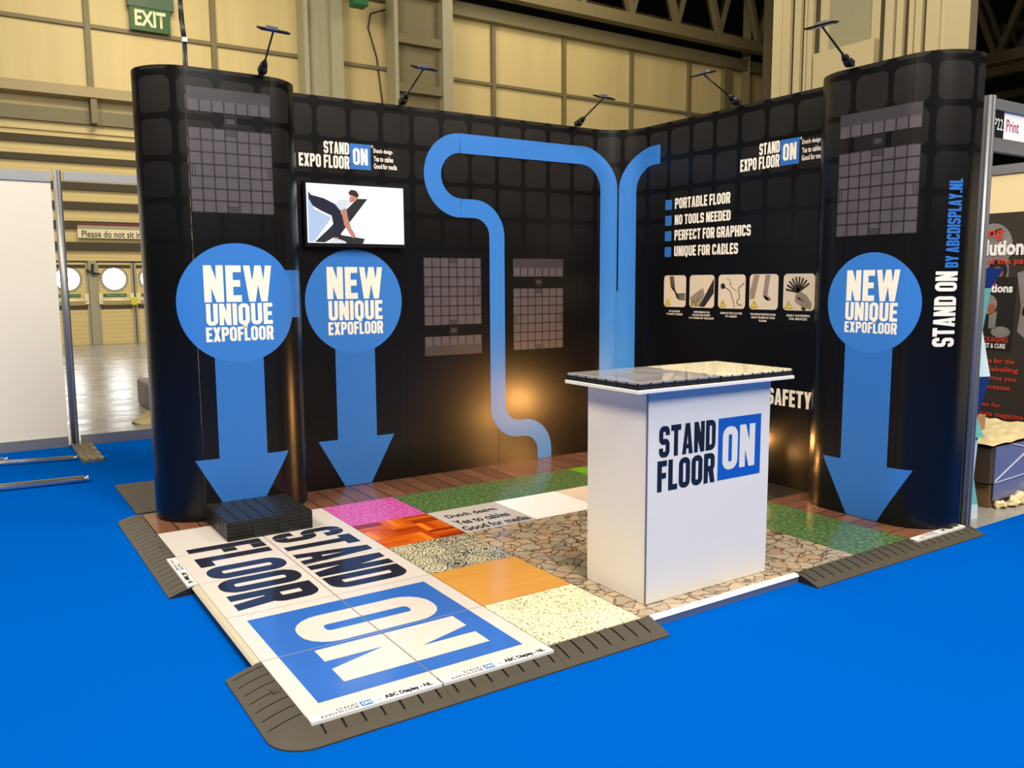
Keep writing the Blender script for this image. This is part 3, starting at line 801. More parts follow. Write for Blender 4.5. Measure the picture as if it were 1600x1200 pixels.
def grid_tile_mesh(z0, z1, s=TS):
    bm = nb(); e = .0025; box(bm, e, e, z0, s - e, s - e, z1 - .004)
    p = (s - 2 * e) / 7
    for i in range(7):
        for j in range(7):
            x = e + i * p; y = e + j * p; box(bm, x + .006, y + .0015, z1 - .0045, x + p - .006, y + p - .0015, z1)
    # side ribs and the two clip slots of the tile
    for i in range(7):
        for q in (0, 1):
            x = e + i * p + .006
            yy = (e - .0018, e) if q == 0 else (s - e, s - e + .0018)
            if i != 3: box(bm, x, yy[0], z0 + .002, x + p - .012, yy[1], z1 - .003); box(bm, yy[0], x, z0 + .002, yy[1], x + p - .012, z1 - .003)
    return bm
for c in range(8):
    floor_tile(c, -1, 'planks', 'brown plank print tile at the back wall, %s from the left' % word(c))
for r in range(0, 5):
    if r == 2: floor_tile(7, r, 'black_plastic', 'bare black grid floor tile against the right wall behind the counter', bare=True)
    else: floor_tile(7, r, 'planks_b', 'brown plank print tile along the right wall, %s in front of the back corner' % word(r))
floor_tile(6, 2, 'black_plastic', 'bare black grid floor tile beside the grass, one in from the right wall', bare=True)
floor_tile(6, 0, 'grass_light', 'light green grass print tile near the back corner')
floor_tile(6, 1, 'grass', 'grass print tile hidden behind the counter')
floor_tile(6, 3, 'grass', 'grass print tile right of the counter, the one nearer the wall')
floor_tile(6, 4, 'grass', 'grass print tile right of the counter, at the front ramp')
for c in (3, 4, 5): floor_tile(c, 0, 'grass', 'dark green grass print tile behind the text tile row, %s of three' % word(c - 3))
floor_tile(2, 0, 'pink', 'bright pink carpet print floor tile')
floor_tile(2, 1, 'parquet', 'red and orange parquet print floor tile')
floor_tile(2, 2, 'ornate', 'black and cream ornate patchwork print floor tile')
floor_tile(2, 3, 'orange_wood', 'plain orange wood print floor tile')
floor_tile(2, 4, 'terrazzo', 'cream terrazzo print floor tile with black specks at the front edge')
tx = floor_tile(3, 1, 'tile_text_grey', 'pale floor tile printed Dutch design, Yes to cables, Good for media')
bm = nb()
for k, (s, w) in enumerate((('Dutch design', .36), ('Yes to cables', .38), ('Good for media', .46))):
    text(bm, s, .06 - .02 * k, .38 - .135 * k - .085, .06 - .02 * k + w, .38 - .135 * k + .01, 0, .03)
for v in bm.verts: v.co.z = .0006
link('lettering', bm, 'ink', tx)
floor_tile(4, 1, 'tile_pure_white', 'plain pure white floor tile left of the counter')
t5 = floor_tile(5, 1, 'tile_cream', 'cream floor tile just behind the left edge of the counter')
for r in (2, 3, 4):
    for c in (3, 4, 5):
        floor_tile(c, r, 'stone', 'crazy paving stone print tile, %s row from the front, %s from the left' % (('third', 'second', 'front')[r - 2], word(c - 3)))
for r in range(5):
    for c in (0, 1):
        floor_tile(c, r, 'tile_white', 'white floor tile of the big lettered sign, %s column, %s from the back' % (('left', 'right')[c], word(r)))
# big printed artwork STAND FLOOR ON, cut at the tile seams
art = nb()
block(art, 'FLOOR', .414, .070, 1.439, .466, 0); block(art, 'STAND', .414, .526, 1.440, .930, 0)
rect(art, 1.573, .070, 2.433, .924, 1)
artN = nb(); block(artN, 'ON', 1.69, .205, 2.335, .830, 0)
def cut_to(bm, x0, x1, y0, y1):
    b = bm.copy(); bmesh.ops.triangulate(b, faces=[f for f in b.faces if len(f.verts) > 4])
    for co, no in (((x0, 0, 0), (-1, 0, 0)), ((x1, 0, 0), (1, 0, 0)), ((0, y0, 0), (0, -1, 0)), ((0, y1, 0), (0, 1, 0))):
        bmesh.ops.bisect_plane(b, geom=b.verts[:] + b.edges[:] + b.faces[:], plane_co=co, plane_no=no, clear_outer=True, dist=1e-6)
    return b
for (c, r), t in floor_tiles.items():
    if c > 1 or r < 0: continue
    for src, mats, nm, z in ((art, ['floor_ink', 'floor_blue'], 'lettering', .0005), (artN, ['tile_white'], 'white_lettering', .001)):
        b = cut_to(src, r * TS + GAP, (r + 1) * TS - GAP, c * TS + GAP, (c + 1) * TS - GAP)
        if not b.faces: b.free(); continue
        for v in b.verts: v.co = Vector((v.co.y - c * TS, -v.co.x + (r + 1) * TS, z + v.co.z))
        b.normal_update()
        for f in b.faces:
            if f.normal.z < 0: f.normal_flip()
        link(nm, b, mats, t)
art.free(); artN.free()

# ------------------------------------------------------------------ ramps
RW = 0.135
def ramp_profile(n=7):
    return [(RW * i / n, -.003 - (.036) * (i / n) ** 1.45) for i in range(n + 1)]
def ramp_mesh(L, pitch=TS / 7, slot=.0075, first=None, frac=.55, corner=None):
    """s along x, outward = -y, inner edge on y=0; corner: 'start' adds a rounded quarter at s=0"""
    pr = ramp_profile(); bm = nb(); eps = .0006
    S = [(0.0, False)]; k = 0; s = pitch / 2 if first is None else first
    while s < L - .01:
        S += [(s - slot / 2 - eps, False), (s - slot / 2, True), (s + slot / 2, True), (s + slot / 2 + eps, False)]; s += pitch
    S.append((L, False))
    rows = []
    for x, low in S:
        row = []
        for i, (t, z) in enumerate(pr):
            row.append(bm.verts.new((x, -t, z - (.0075 if low and .0 <= t < RW * frac else 0))))
        rows.append(row)
    bot = [(bm.verts.new((x, 0, ZC)), bm.verts.new((x, -RW, ZC))) for x, _ in S]
    for a, b, ba, bb, sa, sb in zip(rows, rows[1:], bot, bot[1:], S, S[1:]):
        for i in range(len(pr) - 1):
            f = bm.faces.new((a[i], a[i + 1], b[i + 1], b[i]))
            if (sa[1] or sb[1]) and pr[i][0] < RW * frac: f.material_index = 1
        bm.faces.new((a[0], b[0], bb[0], ba[0])); bm.faces.new((a[-1], ba[1], bb[1], b[-1]))
    for row, bo in ((rows[0], bot[0]), (rows[-1], bot[-1])):
        bm.faces.new(row + [bo[1], bo[0]]).material_index = 1
    if corner is not None:
        n = 14; fan = []
        for j in range(n + 1):
            a = -PI / 2 - (PI / 2) * j / n if corner == 'start' else -PI / 2 + (PI / 2) * j / n
            ox = 0 if corner == 'start' else L
            fan.append([bm.verts.new((ox + t * math.cos(a), t * math.sin(a), z)) for t, z in pr] + [bm.verts.new((ox + RW * math.cos(a), RW * math.sin(a), ZC))])
        for a, b in zip(fan, fan[1:]):
            for i in range(len(a) - 1):
                if i == 0: bm.faces.new((a[1], b[1], a[0]))
                else: bm.faces.new((a[i], a[i + 1], b[i + 1], b[i]))
    bmesh.ops.recalc_face_normals(bm, faces=bm.faces[:])
    return bm
def ramp(loc, rz, L, label, corner=None, strip=None, clip=None, slot=.0075, frac=.55):
    t = thing('ramp_edge', label, 'ramp', loc, None, rz)
    link('ramp_body', ramp_mesh(L, corner=corner, slot=slot, frac=max(frac, .68)), ['rubber', 'rubber_groove'], t)
    if clip is not None:
        bm = nb(); box(bm, clip - .018, -.036, -.006, clip + .018, -.004, -.0045 + .002); link('clip', bm, 'rubber', t)
    if strip:
        s0, s1 = strip
        bm = nb(); box(bm, s0, -.048, -.012, s1, .0, .0005); st = link('label_strip', bm, 'edge_white', t)
        w = s1 - s0; bm = nb()
        text(bm, 'STAND', s0 + w * .20, -.0215, s0 + w * .36, -.0065, 0, .02); text(bm, 'EXPO FLOOR', s0 + w * .08, -.041, s0 + w * .36, -.0255, 0, .02)
        rect(bm, s0 + w * .375, -.041, s0 + w * .46, -.0065, 1)
        text(bm, 'by', s0 + w * .50, -.036, s0 + w * .535, -.02, 0)
        text(bm, 'ABC Display - NL', s0 + w * .56, -.042, s0 + w * .94, -.008, 0, .055)
        for v in bm.verts: v.co.z = .001
        link('lettering', bm, ['ink', 'print_blue'], st)
        bm = nb(); text(bm, 'ON', s0 + w * .385, -.034, s0 + w * .45, -.0135, 0, .03)
        for v in bm.verts: v.co.z = .0014
        link('white_lettering', bm, 'edge_white', st)
    return t
# local +x runs along the edge with the stand on the +y side
ramp((0, .5, 0), -PI / 2, .5, 'dark rubber ramp edge at the left back corner beside the left tower', corner='start', slot=.004, frac=.75)
ramp((0, 0, 0), -PI / 2, .5, 'dark rubber ramp edge on the left side, behind the one with the white strip', clip=.25, slot=.004, frac=.75)
ramp((0, -.5, 0), -PI / 2, .497, 'dark rubber ramp edge with white label strip on the left side', strip=(.01, .487), slot=.004, frac=.75)
ramp((0, -2.0, 0), -PI / 2, .5, 'rounded dark rubber corner ramp at the front left corner of the floor', corner='end', clip=.25, slot=.005, frac=.75)
ramp((0, -2.5, 0), 0, .499, 'front ramp edge with white label strip, next to the rounded corner', strip=(.004, .495))
ramp((.5, -2.5, 0), 0, .499, 'front ramp edge with white label strip, second from the rounded corner', strip=(.004, .495))
ramp((1.0, -2.5, 0), 0, .54, 'plain front ramp edge below the terrazzo tile')
ramp((2.52, -2.5, 0), 0, .48, 'plain front ramp edge right of the counter at the stone tiles')
ramp((3.0, -2.5, 0), 0, .499, 'plain front ramp edge at the grass tile')
ramp((3.5, -2.5, 0), 0, .56, 'front ramp edge with white label strip under the right tower', strip=(.01, .50))
def edge_trim(loc, rz, L, label, m2, lip='edge_white'):
    t = thing('edge_profile', label, 'edge trim', loc, None, rz)
    bm = nb()
    for A in ((0, 0, .0006), (0, -.020, -.003), (0, -.030, -.012), (0, 0, -.012)):
        bm.verts.new(A); bm.verts.new((L,) + A[1:])
    bm.verts.ensure_lookup_table(); V = bm.verts
    for i in range(4): j = (i + 1) % 4; bm.faces.new((V[2 * i], V[2 * j], V[2 * j + 1], V[2 * i + 1]))
    bm.faces.new([V[i] for i in (0, 2, 4, 6)]); bm.faces.new([V[i] for i in (7, 5, 3, 1)]); bmesh.ops.recalc_face_normals(bm, faces=bm.faces[:])
    link('top_lip', bm, lip, t)
    bm = nb(); box(bm, 0, -.026, ZC, L, -.001, -.0125); link('side_face', bm, m2, t)
edge_trim((0, -1.0, 0), -PI / 2, .997, 'white edge profile, coloured as in shade, on the open left side of the floor', 'black_plastic', 'edge_white_shaded')
edge_trim((1.545, -2.5, 0), 0, .97, 'white edge profile with grey face in front of the counter', 'alu')
bm = nb(); box(bm, 0.0, .665, ZC, 2.5, 1.6, ZC + .012)
tag(link('rubber_mat', bm, 'rubber'), 'flat dark rubber mat on the carpet behind the left tower', 'mat')

# ================================================================== POP-UP WALL
ZT = 2.69
wallP = Path([('L', (1.03, .45), (3.61, .45)), ('A', (3.61, .15), .3, 90, 0), ('L', (3.91, .15), (3.91, -1.572))], 1.03, 1)
rT = .267
ltP = Path([('A', (.337, .372), rT, 152, 270), ('L', (.337, .105), (.758, .105)), ('A', (.758, .372), rT, -90, 0), ('L', (1.025, .372), (1.025, .49))], .337 - rT * math.radians(118), 1)
rtP = Path([('L', (3.985, -1.58), (3.912, -1.58)), ('A', (3.912, -1.847), rT, 90, 180), ('L', (3.645, -1.847), (3.645, -2.25)), ('A', (3.912, -2.25), rT, 180, 270), ('L', (3.912, -2.517), (3.985, -2.517))], 1.847 - rT * PI / 2 - .073, 1)
UR = 4.2312                                    # on the right wall u = UR - y
def decal(P, name, parent, mats, draw, d):
    bm = nb(); draw(bm); P.wrap(bm, d)
    return link(name, bm, mats, parent)
def tile_picture(bm, x0, z0, x1, z1, mi=0):
    rect(bm, x0, z0, x1, z1, 2)
    p = (x1 - x0) / 7; q = (z1 - z0) / 7; g = .006
def tile_squares(bm, x0, z0, x1, z1):
    p = (x1 - x0) / 7; q = (z1 - z0) / 7; g = .0045
    for i in range(7):
        for j in range(7): rrect(bm, x0 + i * p + g, z0 + j * q + g, x0 + (i + 1) * p - g, z0 + (j + 1) * q - g, .006, 0)
def ramp_squares(bm, x0, z0, x1, z1, up):
    h = z1 - z0; p = (x1 - x0) / 7
    if up: rect(bm, x0, z0 + h * .48, x1, z1, 1)
    else: rect(bm, x0, z0, x1, z0 + h * .52, 1)
    for i in range(7):
        if up: rect(bm, x0 + i * p + .005, z0, x0 + (i + 1) * p - .005, z0 + h * .48, 0)
        else: rect(bm, x0 + i * p + .005, z0 + h * .52, x0 + (i + 1) * p - .005, z1, 0)
def clips(bm, x0, z0, x1, z1, rz, up):
    cx = (x0 + x1) / 2; w = .032
    for zz, hh in ((z0 + .02, .016), (z1 - .02, .016), (rz, .028)):
        stroke(bm, [(cx - w, zz - hh), (cx + w, zz - hh), (cx + w, zz + hh), (cx - w, zz + hh)], .006, 0, True, 2)
        rect(bm, cx - w * .8, zz - hh * .6, cx + w * .8, zz + hh * .6, 1)
    zc = (z0 + z1) / 2
    for x in (x0 + .022, x1 - .022): stroke(bm, [(x - .008, zc - .035), (x + .008, zc - .035), (x + .008, zc + .035), (x - .008, zc + .035)], .005, 0, True, 2)
def tile_print(P, par, x0, z0, x1, z1, rz0, rz1, up):
    decal(P, 'tile_picture', par, ['print_gap'], lambda b: (rect(b, x0, z0, x1, z1), rect(b, x0, rz0, x1, rz1)), .0008)
    def D(b):
        tile_squares(b, x0, z0, x1, z1); ramp_squares(b, x0, rz0, x1, rz1, up)
        c = nb(); clips(c, x0, z0, x1, z1, (rz0 + z1) / 2 if up else (rz1 + z0) / 2, up)
        for v in c.verts: v.co.z += .0006
        join(b, c)
    decal(P, 'tile_picture_squares', par, ['print_grey', 'print_grey_dark', 'print_gap'], D, .0014)
def badge(P, par, cx, cz, r, lets, arrow):
    sw0, sw1, hz, h0, h1, t0, t1, zb = arrow
    decal(P, 'arrow_print', par, ['print_blue'], lambda b: (rect(b, sw0, hz, sw1, cz), poly(b, [(h0, hz), (h1, hz), (t1, zb), (t0, zb)])), .0008)
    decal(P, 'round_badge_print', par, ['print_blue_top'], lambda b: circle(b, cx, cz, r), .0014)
    def L(b):
        for s, x0, z0, x1, z1 in lets: block(b, s, x0, z0, x1, z1)
    decal(P, 'lettering', par, ['print_white'], L, .0020)
def logo(P, par, a, b, c, d):
    """a..b words, c..d blue box"""
    decal(P, 'logo_box_print', par, ['print_blue'], lambda m: rect(m, c, 2.225, d, 2.397), .0008)
    def L(m):
        w = b - a
        block(m, 'STAND', a + w * .49, 2.318, b, 2.398); block(m, 'EXPO FLOOR', a, 2.222, b, 2.308)
        block(m, 'ON', c + .022, 2.255, d - .022, 2.368)
        for k, (s, ww) in enumerate((('Dutch design', .145), ('Yes to cables', .15), ('Good for media', .178))):
            text(m, s, d + .022, 2.338 - .05 * k, d + .022 + ww, 2.375 - .05 * k, 0, .022)
        stroke(m, [(d + .012 + .007 * math.cos(k * PI / 6), 2.388 + .007 * math.sin(k * PI / 6)) for k in range(12)], .003, 0, True)
    decal(P, 'logo_lettering', par, ['print_white'], L, .0016)

wall = thing('display_wall', 'black pop-up display wall with blue printed ribbon, rounded into the corner', 'display wall', (1.03, .45, 0))
def reparent(o):                                # artwork was modelled in world space
    pass
cuts = [1.03, 1.85, 2.645, 3.418, 4.245, 5.03, 5.80]
for a, b in zip(cuts, cuts[1:]):
    link('panel', wallP.panel(a, min(b, wallP.u[-1]), 0.0, ZT, .02), 'panel', wall)
logo(wallP, wall, 1.088, 1.446, 1.451, 1.605)
badge(wallP, wall, 1.458, 1.315, .362, (('NEW', 1.256, 1.334, 1.668, 1.555), ('UNIQUE', 1.262, 1.186, 1.666, 1.322), ('EXPOFLOOR', 1.257, 1.085, 1.667, 1.175)), (1.302, 1.600, .345, 1.158, 1.737, 1.348, 1.550, .004))
def ribbonL(b):
    stroke(b, [(3.47, 2.469), (2.326, 2.469), (2.324, 2.469)], .143)
    stroke(b, [(2.3265 + .2365 * math.cos(math.radians(90 + 180 * i / 28)), 2.2325 + .2365 * math.sin(math.radians(90 + 180 * i / 28))) for i in range(29)], .141)
    stroke(b, [(2.326, 1.996), (2.643, 1.996), (2.643, .275), (3.091, .275), (3.091, .003)], .137, [0, .205, .2, .2, 0], n=12)
    stroke(b, [(3.47, 2.469), (3.737, 2.469), (3.737, .003)], .147, [0, .266, 0], n=14)
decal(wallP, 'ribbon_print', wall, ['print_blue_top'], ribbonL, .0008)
def ribbonR(b):
    stroke(b, [(4.237, 2.456), (3.899, 2.456), (3.899, .003)], .150, [0, .266, 0], n=14)
    rect(b, 3.806, .003, 3.828, 1.363)
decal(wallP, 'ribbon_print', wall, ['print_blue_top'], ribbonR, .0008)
tile_print(wallP, wall, 2.002, 1.125, 2.497, 1.628, .90, 1.042, False)
tile_print(wallP, wall, 2.79, .905, 3.282, 1.396, 1.488, 1.628, True)
logo(wallP, wall, UR + .838, UR + 1.184, UR + 1.19, UR + 1.345)
bul = (('PORTABLE FLOOR', 2.010, 2.092, .75), ('NO TOOLS NEEDED', 1.886, 1.962, .757), ('PERFECT FOR GRAPHICS', 1.765, 1.846, .95), ('UNIQUE FOR CABLES', 1.640, 1.720, .836))
decal(wallP, 'bullet_print', wall, ['print_blue'], lambda b: [rrect(b, UR + .072, z0 - .003, UR + .147, z0 + .076, .012) for _, z0, z1, e in bul], .0008)
decal(wallP, 'lettering', wall, ['print_white'], lambda b: [block(b, s, UR + .18, z0, UR + e, z1) for s, z0, z1, e in bul], .0008)
decal(wallP, 'lettering', wall, ['print_white'], lambda b: block(b, 'SAFETY', UR + 1.140, .572, UR + 1.514, .690), .0008)
# five small photographs with warning triangles
PX = ((.072, .318), (.357, .616), (.655, .916), (.954, 1.209), (1.253, 1.510))
CAP = (('SAY GOODBYE', 'TO DIRTY CABLES!'), ('TAPE RESIDUE ON', 'FLOORS AND CARPET', 'IS A THING OF THE PAST!'), ('GONE IS THE CLUTTER', 'OF CABLES!'), ('NO MORE FRUSTRATIONS', 'ABOUT BUMPS IN YOUR', 'FLOOR!'), ('EASILY ACCESSIBLE', 'FOR SERVICES!'))
def photo(k):
    a, e = PX[k]; a += UR; e += UR; w = e - a; z0, h = 1.24, .25
    q = lambda x, y: (a + x * w, z0 + y * h)
    decal(wallP, 'photo_print', wall, ['photo_cream'], lambda b: rrect(b, a, z0, e, z0 + h, .03), .0008)
    def D(b):
        if k == 0:
            for i in range(4): stroke(b, [q(.28 + i * .05, .97), q(.34 + i * .05, .62 - i * .02), q(.62, .40 - i * .05), q(.97, .42 - i * .06)], .010, .04, False, 1)
            stroke(b, [q(.26, .95), q(.30, .3), q(.30, .06)], .008, .02, False, 2)
        elif k == 1:
            poly(b, [q(.98, .9), q(.98, .45), q(.62, .03), q(.40, .03)], 1); poly(b, [q(.55, .62), q(.62, .4), q(.42, .04), q(.18, .04)], 0)
            poly(b, [q(.02, .3), q(.5, .6), q(.45, .3), q(.1, .03)], 0)
        elif k == 2:
            circle(b, *q(.17, .66), .022, 16, 1); stroke(b, [q(.18, .66), q(.45, .52), q(.58, .2), q(.62, .02)], .006, .03, False, 1)
            stroke(b, [q(.95, .75), q(.75, .6), q(.8, .3), q(.55, .15), q(.9, .1)], .012, .02, False, 0)
            stroke(b, [q(.3, .9), q(.5, .8), q(.4, .7), q(.7, .5)], .006, .02, False, 0)
        elif k == 3:
            poly(b, [q(.15, .98), q(.35, .98), q(.18, .30), q(.03, .28), q(.02, .5)], 0); poly(b, [q(.55, .98), q(.72, .98), q(.64, .42), q(.76, .3), q(.62, .28), q(.48, .42)], 0)
            poly(b, [q(.48, .42), q(.62, .36), q(.76, .26), q(.60, .26), q(.52, .34)], 1)
        else:
            for i in range(9):
                an = math.radians(170 - i * 17); p0 = q(.48, .5); p1 = (p0[0] + .105 * math.cos(an), p0[1] + .105 * math.sin(an)); stroke(b, [p0, p1], .014, 0, False, 1)
            poly(b, [q(.40, .45), q(.55, .52), q(.75, .42), q(.92, .2), q(.9, .03), q(.6, .1), q(.38, .25)], 0)
            for i in range(4): stroke(b, [q(.42 + i * .09, .40 - i * .04), q(.52 + i * .09, .30 - i * .05)], .009, 0, False, 1)
            stroke(b, [q(.62, .1), q(.72, .02)], .03, 0, False, 1)
        poly(b, [q(.06, .05), q(.30, .05), q(.18, .25)], 3)
    decal(wallP, 'photo_print', wall, ['photo_mid', 'photo_dark', 'photo_yellow', 'photo_yellow'], D, .0014)
    def E_(b):
        stroke(b, [q(.06, .05), q(.30, .05), q(.18, .25)], .003, 0, True); rect(b, *q(.172, .11), *q(.188, .19)); rect(b, *q(.172, .07), *q(.188, .09))
    decal(wallP, 'warning_mark', wall, ['photo_dark'], E_, .0020)
    def T(b):
        for i, s in enumerate(CAP[k]):
            ww = len(s) * .0112; c = (a + e) / 2; text(b, s, c - ww / 2, 1.198 - i * .023, c + ww / 2, 1.213 - i * .023, 0, .02)
    decal(wallP, 'caption', wall, ['print_white'], T, .0008)
for k in range(5): photo(k)

lt = thing('display_tower', 'black rounded display tower at the left end of the back wall', 'display tower', (.55, .372, 0))
for a, b in ((ltP.u[0], .305), (.305, .80), (.80, ltP.u[-1])): link('panel', ltP.panel(a, b, 0, ZT, .012), 'panel', lt)
tile_print(ltP, lt, .31, 1.863, .80, 2.352, 2.445, 2.58, True)
badge(ltP, lt, .558, 1.325, .362, (('NEW', .356, 1.334, .762, 1.554), ('UNIQUE', .362, 1.194, .762, 1.325), ('EXPOFLOOR', .356, 1.096, .763, 1.184)), (.400, .695, .380, .257, .836, .46, .62, .004))
decal(ltP, 'band_print', lt, ['print_blue'], lambda b: rect(b, .845, 1.228, 1.013, 1.527), .0008)
rt = thing('display_tower', 'black rounded display tower at the right front, lettered up its edge', 'display tower', (3.9, -2.05, 0))
for a, b in ((rtP.u[0], 1.90), (1.90, 2.30), (2.30, rtP.u[-1])): link('panel', rtP.panel(a, b, 0, ZT, .012), 'panel', rt)
tile_print(rtP, rt, 1.845, 1.705, 2.357, 2.20, 2.288, 2.425, True)
badge(rtP, rt, 2.104, 1.308, .298, (('NEW', 1.936, 1.32, 2.278, 1.503), ('UNIQUE', 1.934, 1.203, 2.274, 1.313), ('EXPOFLOOR', 1.933, 1.130, 2.275, 1.196)), (1.942, 2.254, .345, 1.813, 2.400, 1.995, 2.204, .004))
def vert(s, u0, u1, z0, z1):
    def f(b):
        c = nb(); block(c, s, z0, u0, z1, u1)      # written along z, tops towards smaller u
        for v in c.verts: v.co.x, v.co.y = u0 + u1 - v.co.y, v.co.x
        join(b, c)
    return f
decal(rtP, 'lettering', rt, ['print_white'], vert('STAND ON', 2.464, 2.592, 1.066, 1.490), .0010)
decal(rtP, 'lettering', rt, ['print_blue'], vert('BY ABCDISPLAY.NL', 2.512, 2.592, 1.511, 2.000), .0010)

# ================================================================== TELEVISION
t = thing('television', 'flat television on the back wall showing a person lifting floor tiles', 'television', (1.465, .41, 1.90))
x0, x1, z0, z1 = 1.093, 1.835, 1.69, 2.12
bm = nb(); box(bm, x0, .395, z0, x1, .428, z1, 0, .004); link('casing', bm, 'black_gloss', t)
bm = nb(); box(bm, 1.3, .428, 1.8, 1.63, .449, 2.0); link('wall_bracket', bm, 'black_plastic', t)
bm = nb(); sx0, sx1, sz0, sz1 = x0 + .018, x1 - .012, z0 + .024, z1 - .013
q = lambda x, y: (sx0 + (x - 130) / 502 * (sx1 - sx0), sz1 - (y - 288 - (x - 130) * .042) / 318 * (sz1 - sz0) if False else sz1 - (y - 286 - (x - 130) * .042) / (312 - (x - 130) * .03) * (sz1 - sz0))
rect(bm, sx0, sz0, sx1, sz1, 0)
shapes = [(1, [(136, 345), (165, 420), (252, 465), (162, 592), (136, 594)]),
    (3, [(385, 365), (438, 366), (300, 545), (215, 596), (165, 594), (240, 520), (310, 440)]),
    (3, [(296, 556), (418, 575), (436, 532), (408, 604), (330, 602), (240, 596)]),
    (2, [(138, 328), (152, 348), (215, 365), (272, 395), (300, 430), (305, 470), (300, 520), (295, 570), (258, 572), (262, 520), (252, 455), (200, 430), (160, 405), (142, 370)]),
    (6, [(272, 397), (285, 377), (320, 366), (345, 382), (335, 402), (326, 420), (300, 432)]),
    (4, [(300, 425), (327, 415), (335, 470), (350, 520), (365, 545), (372, 565), (355, 572), (340, 548), (315, 505)]),
    (4, [(344, 385), (346, 352), (365, 350), (390, 352), (388, 364), (370, 382)]),
    (5, [(340, 332), (355, 318), (380, 323), (394, 345), (388, 360), (365, 350), (345, 347)]),
    (4, [(262, 568), (282, 570), (280, 582), (258, 580)]),
    (6, [(245, 582), (262, 576), (292, 580), (322, 592), (320, 600), (245, 598)])]
for v in bm.verts: v.co = Vector((v.co.x, .3945, v.co.y))
for i, (mi, P_) in enumerate(shapes):
    f = bm.faces.new([bm.verts.new((q(*p)[0], .3942 - .0002 * i, q(*p)[1])) for p in P_]); f.material_index = mi
link('screen', bm, ['scr_white', 'scr_blue', 'scr_navy', 'scr_dark', 'scr_skin', 'scr_hair', 'scr_shirt'], t)

# ================================================================== LAMPS ON THE WALL TOPS
def wall_lamp(base, tip, head_dir, label, tilt=22):
    b = Vector(base); tp = Vector(tip)
    t = thing('arm_lamp', label, 'lamp', base, 'arm lamps clamped along the top of the display walls')
    d = (tp - b); dn = d.normalized()
    bm = nb(); box(bm, -.016, -.016, -.008, .016, .016, .03, 0, .004)
    tube(bm, dn * .035, dn * .10, .030, 10, 0, .022); tube(bm, dn * .10, dn * .15, .022, 10, 0, .008)
    link('clamp', bm, 'black_plastic', t)
    bm = nb(); tube(bm, dn * .10, d, .006, 8); link('arm', bm, 'black_plastic', t)
    h = Vector(head_dir).normalized(); s = Vector((0, 0, 1)).cross(h).normalized()   # h = long axis, s = across
    back = Vector((b.x - tp.x, b.y - tp.y, 0)); back = (back - h * back.dot(h)).normalized()
    a_ = math.radians(tilt); U = Vector((0, 0, math.cos(a_))) - back * math.sin(a_)
    bm = nb(); bar(bm, d - h * .085, d + h * .085, .065, .010, 0, U); hd = link('lamp_head', bm, 'black_gloss', t)
    bm = nb(); bar(bm, d - h * .04 + U * .012, d + h * .02 + U * .012, .03, .016, 0, U); link('knuckle', bm, 'alu', t)
    bm = nb(); bar(bm, d - h * .075 - U * .0065, d + h * .075 - U * .0065, .053, .003, 0, U); link('diffuser', bm, 'lamp_glass', t)
wall_lamp((.755, .112, 2.70), (.705, -.30, 2.845), (1, 0.02, -.02), 'black arm lamp clamped on top of the left tower')
wall_lamp((1.845, .442, 2.70), (1.80, 0.0, 2.845), (1, 0.02, -.01), 'black arm lamp on the back wall above the television side')
wall_lamp((3.41, .442, 2.70), (3.33, 0.0, 2.83), (1, 0.02, -.01), 'black arm lamp on the back wall near the rounded corner')
wall_lamp((3.902, -.815, 2.70), (3.45, -.90, 2.835), (-.1, 1, -.01), 'black arm lamp on the right wall', 16)
wall_lamp((3.648, -1.90, 2.706), (3.2, -2.02, 2.835), (-.1, 1, -.01), 'black arm lamp clamped on top of the right tower', 10)
t = thing('power_cable', 'black bundled power cable rising from the left tower with a white tag', 'cable', (.338, .2, 2.6))
bm = nb()
for o_ in (-.008, .006):
    pts = [(.338 + o_, .2, 2.55), (.339 + o_, .2, 2.86), (.33 + o_ * 1.1, .2, 2.96), (.326 + o_, .2, 3.08), (.32, .2, 3.6), (.32, .2, 15.4)]
    for a, b in zip(pts, pts[1:]): tube(bm, Vector(a) - Vector((.338, .2, 2.6)), Vector(b) - Vector((.338, .2, 2.6)), .007, 8)
link('strand', bm, 'black_plastic', t)
bm = nb(); box(bm, -.013, -.012, .245, .015, .010, .27); link('tag', bm, 'edge_white', t)

# ================================================================== COUNTER
cx0, cx1, cy0, cy1, ch = 1.605, 2.408, -2.405, -1.99, .968
t = thing('counter', 'white promotional counter with logo on its front, topped by two floor tiles', 'counter', (2.0, -2.2, 0))
bm = nb(); box(bm, cx0 + .003, cy0, 0.002, cx1, cy0 + .012, ch); link('front_panel', bm, 'white_board', t)
bm = nb(); box(bm, cx0, cy0 + .002, 0.002, cx0 + .012, cy1, ch); link('side_panel', bm, 'white_board', t)
bm = nb(); box(bm, cx1 - .012, cy0 + .012, 0.002, cx1, cy1, ch); link('side_panel', bm, 'white_board', t)
bm = nb(); box(bm, cx0 + .012, cy0 + .012, .45, cx1 - .012, cy1, .465); link('shelf', bm, 'white_board', t)
bm = nb(); box(bm, cx0 - .003, cy0 - .002, .002, cx0 + .004, cy0 + .004, ch); link('corner_joint', bm, 'alu', t)
bm = nb(); box(bm, 1.500, -2.462, ch, 2.512, -1.945, ch + .016, 0, .002); link('counter_top', bm, 'white_board', t)
bm = nb(); rect(bm, 2.05, .511, 2.345, .806)
link('logo_box_print', flat(lambda x, z: (x, cy0 - .0008, z))(bm), 'logo_blue', t)
bm = nb(); block(bm, 'STAND', 1.676, .664, 2.032, .806); block(bm, 'FLOOR', 1.668, .509, 2.030, .650)
link('lettering', flat3(lambda x, z, w: (x, cy0 - .0008 - w, z))(bm), 'ink', t)
bm = nb(); block(bm, 'ON', 2.080, .556, 2.303, .763)
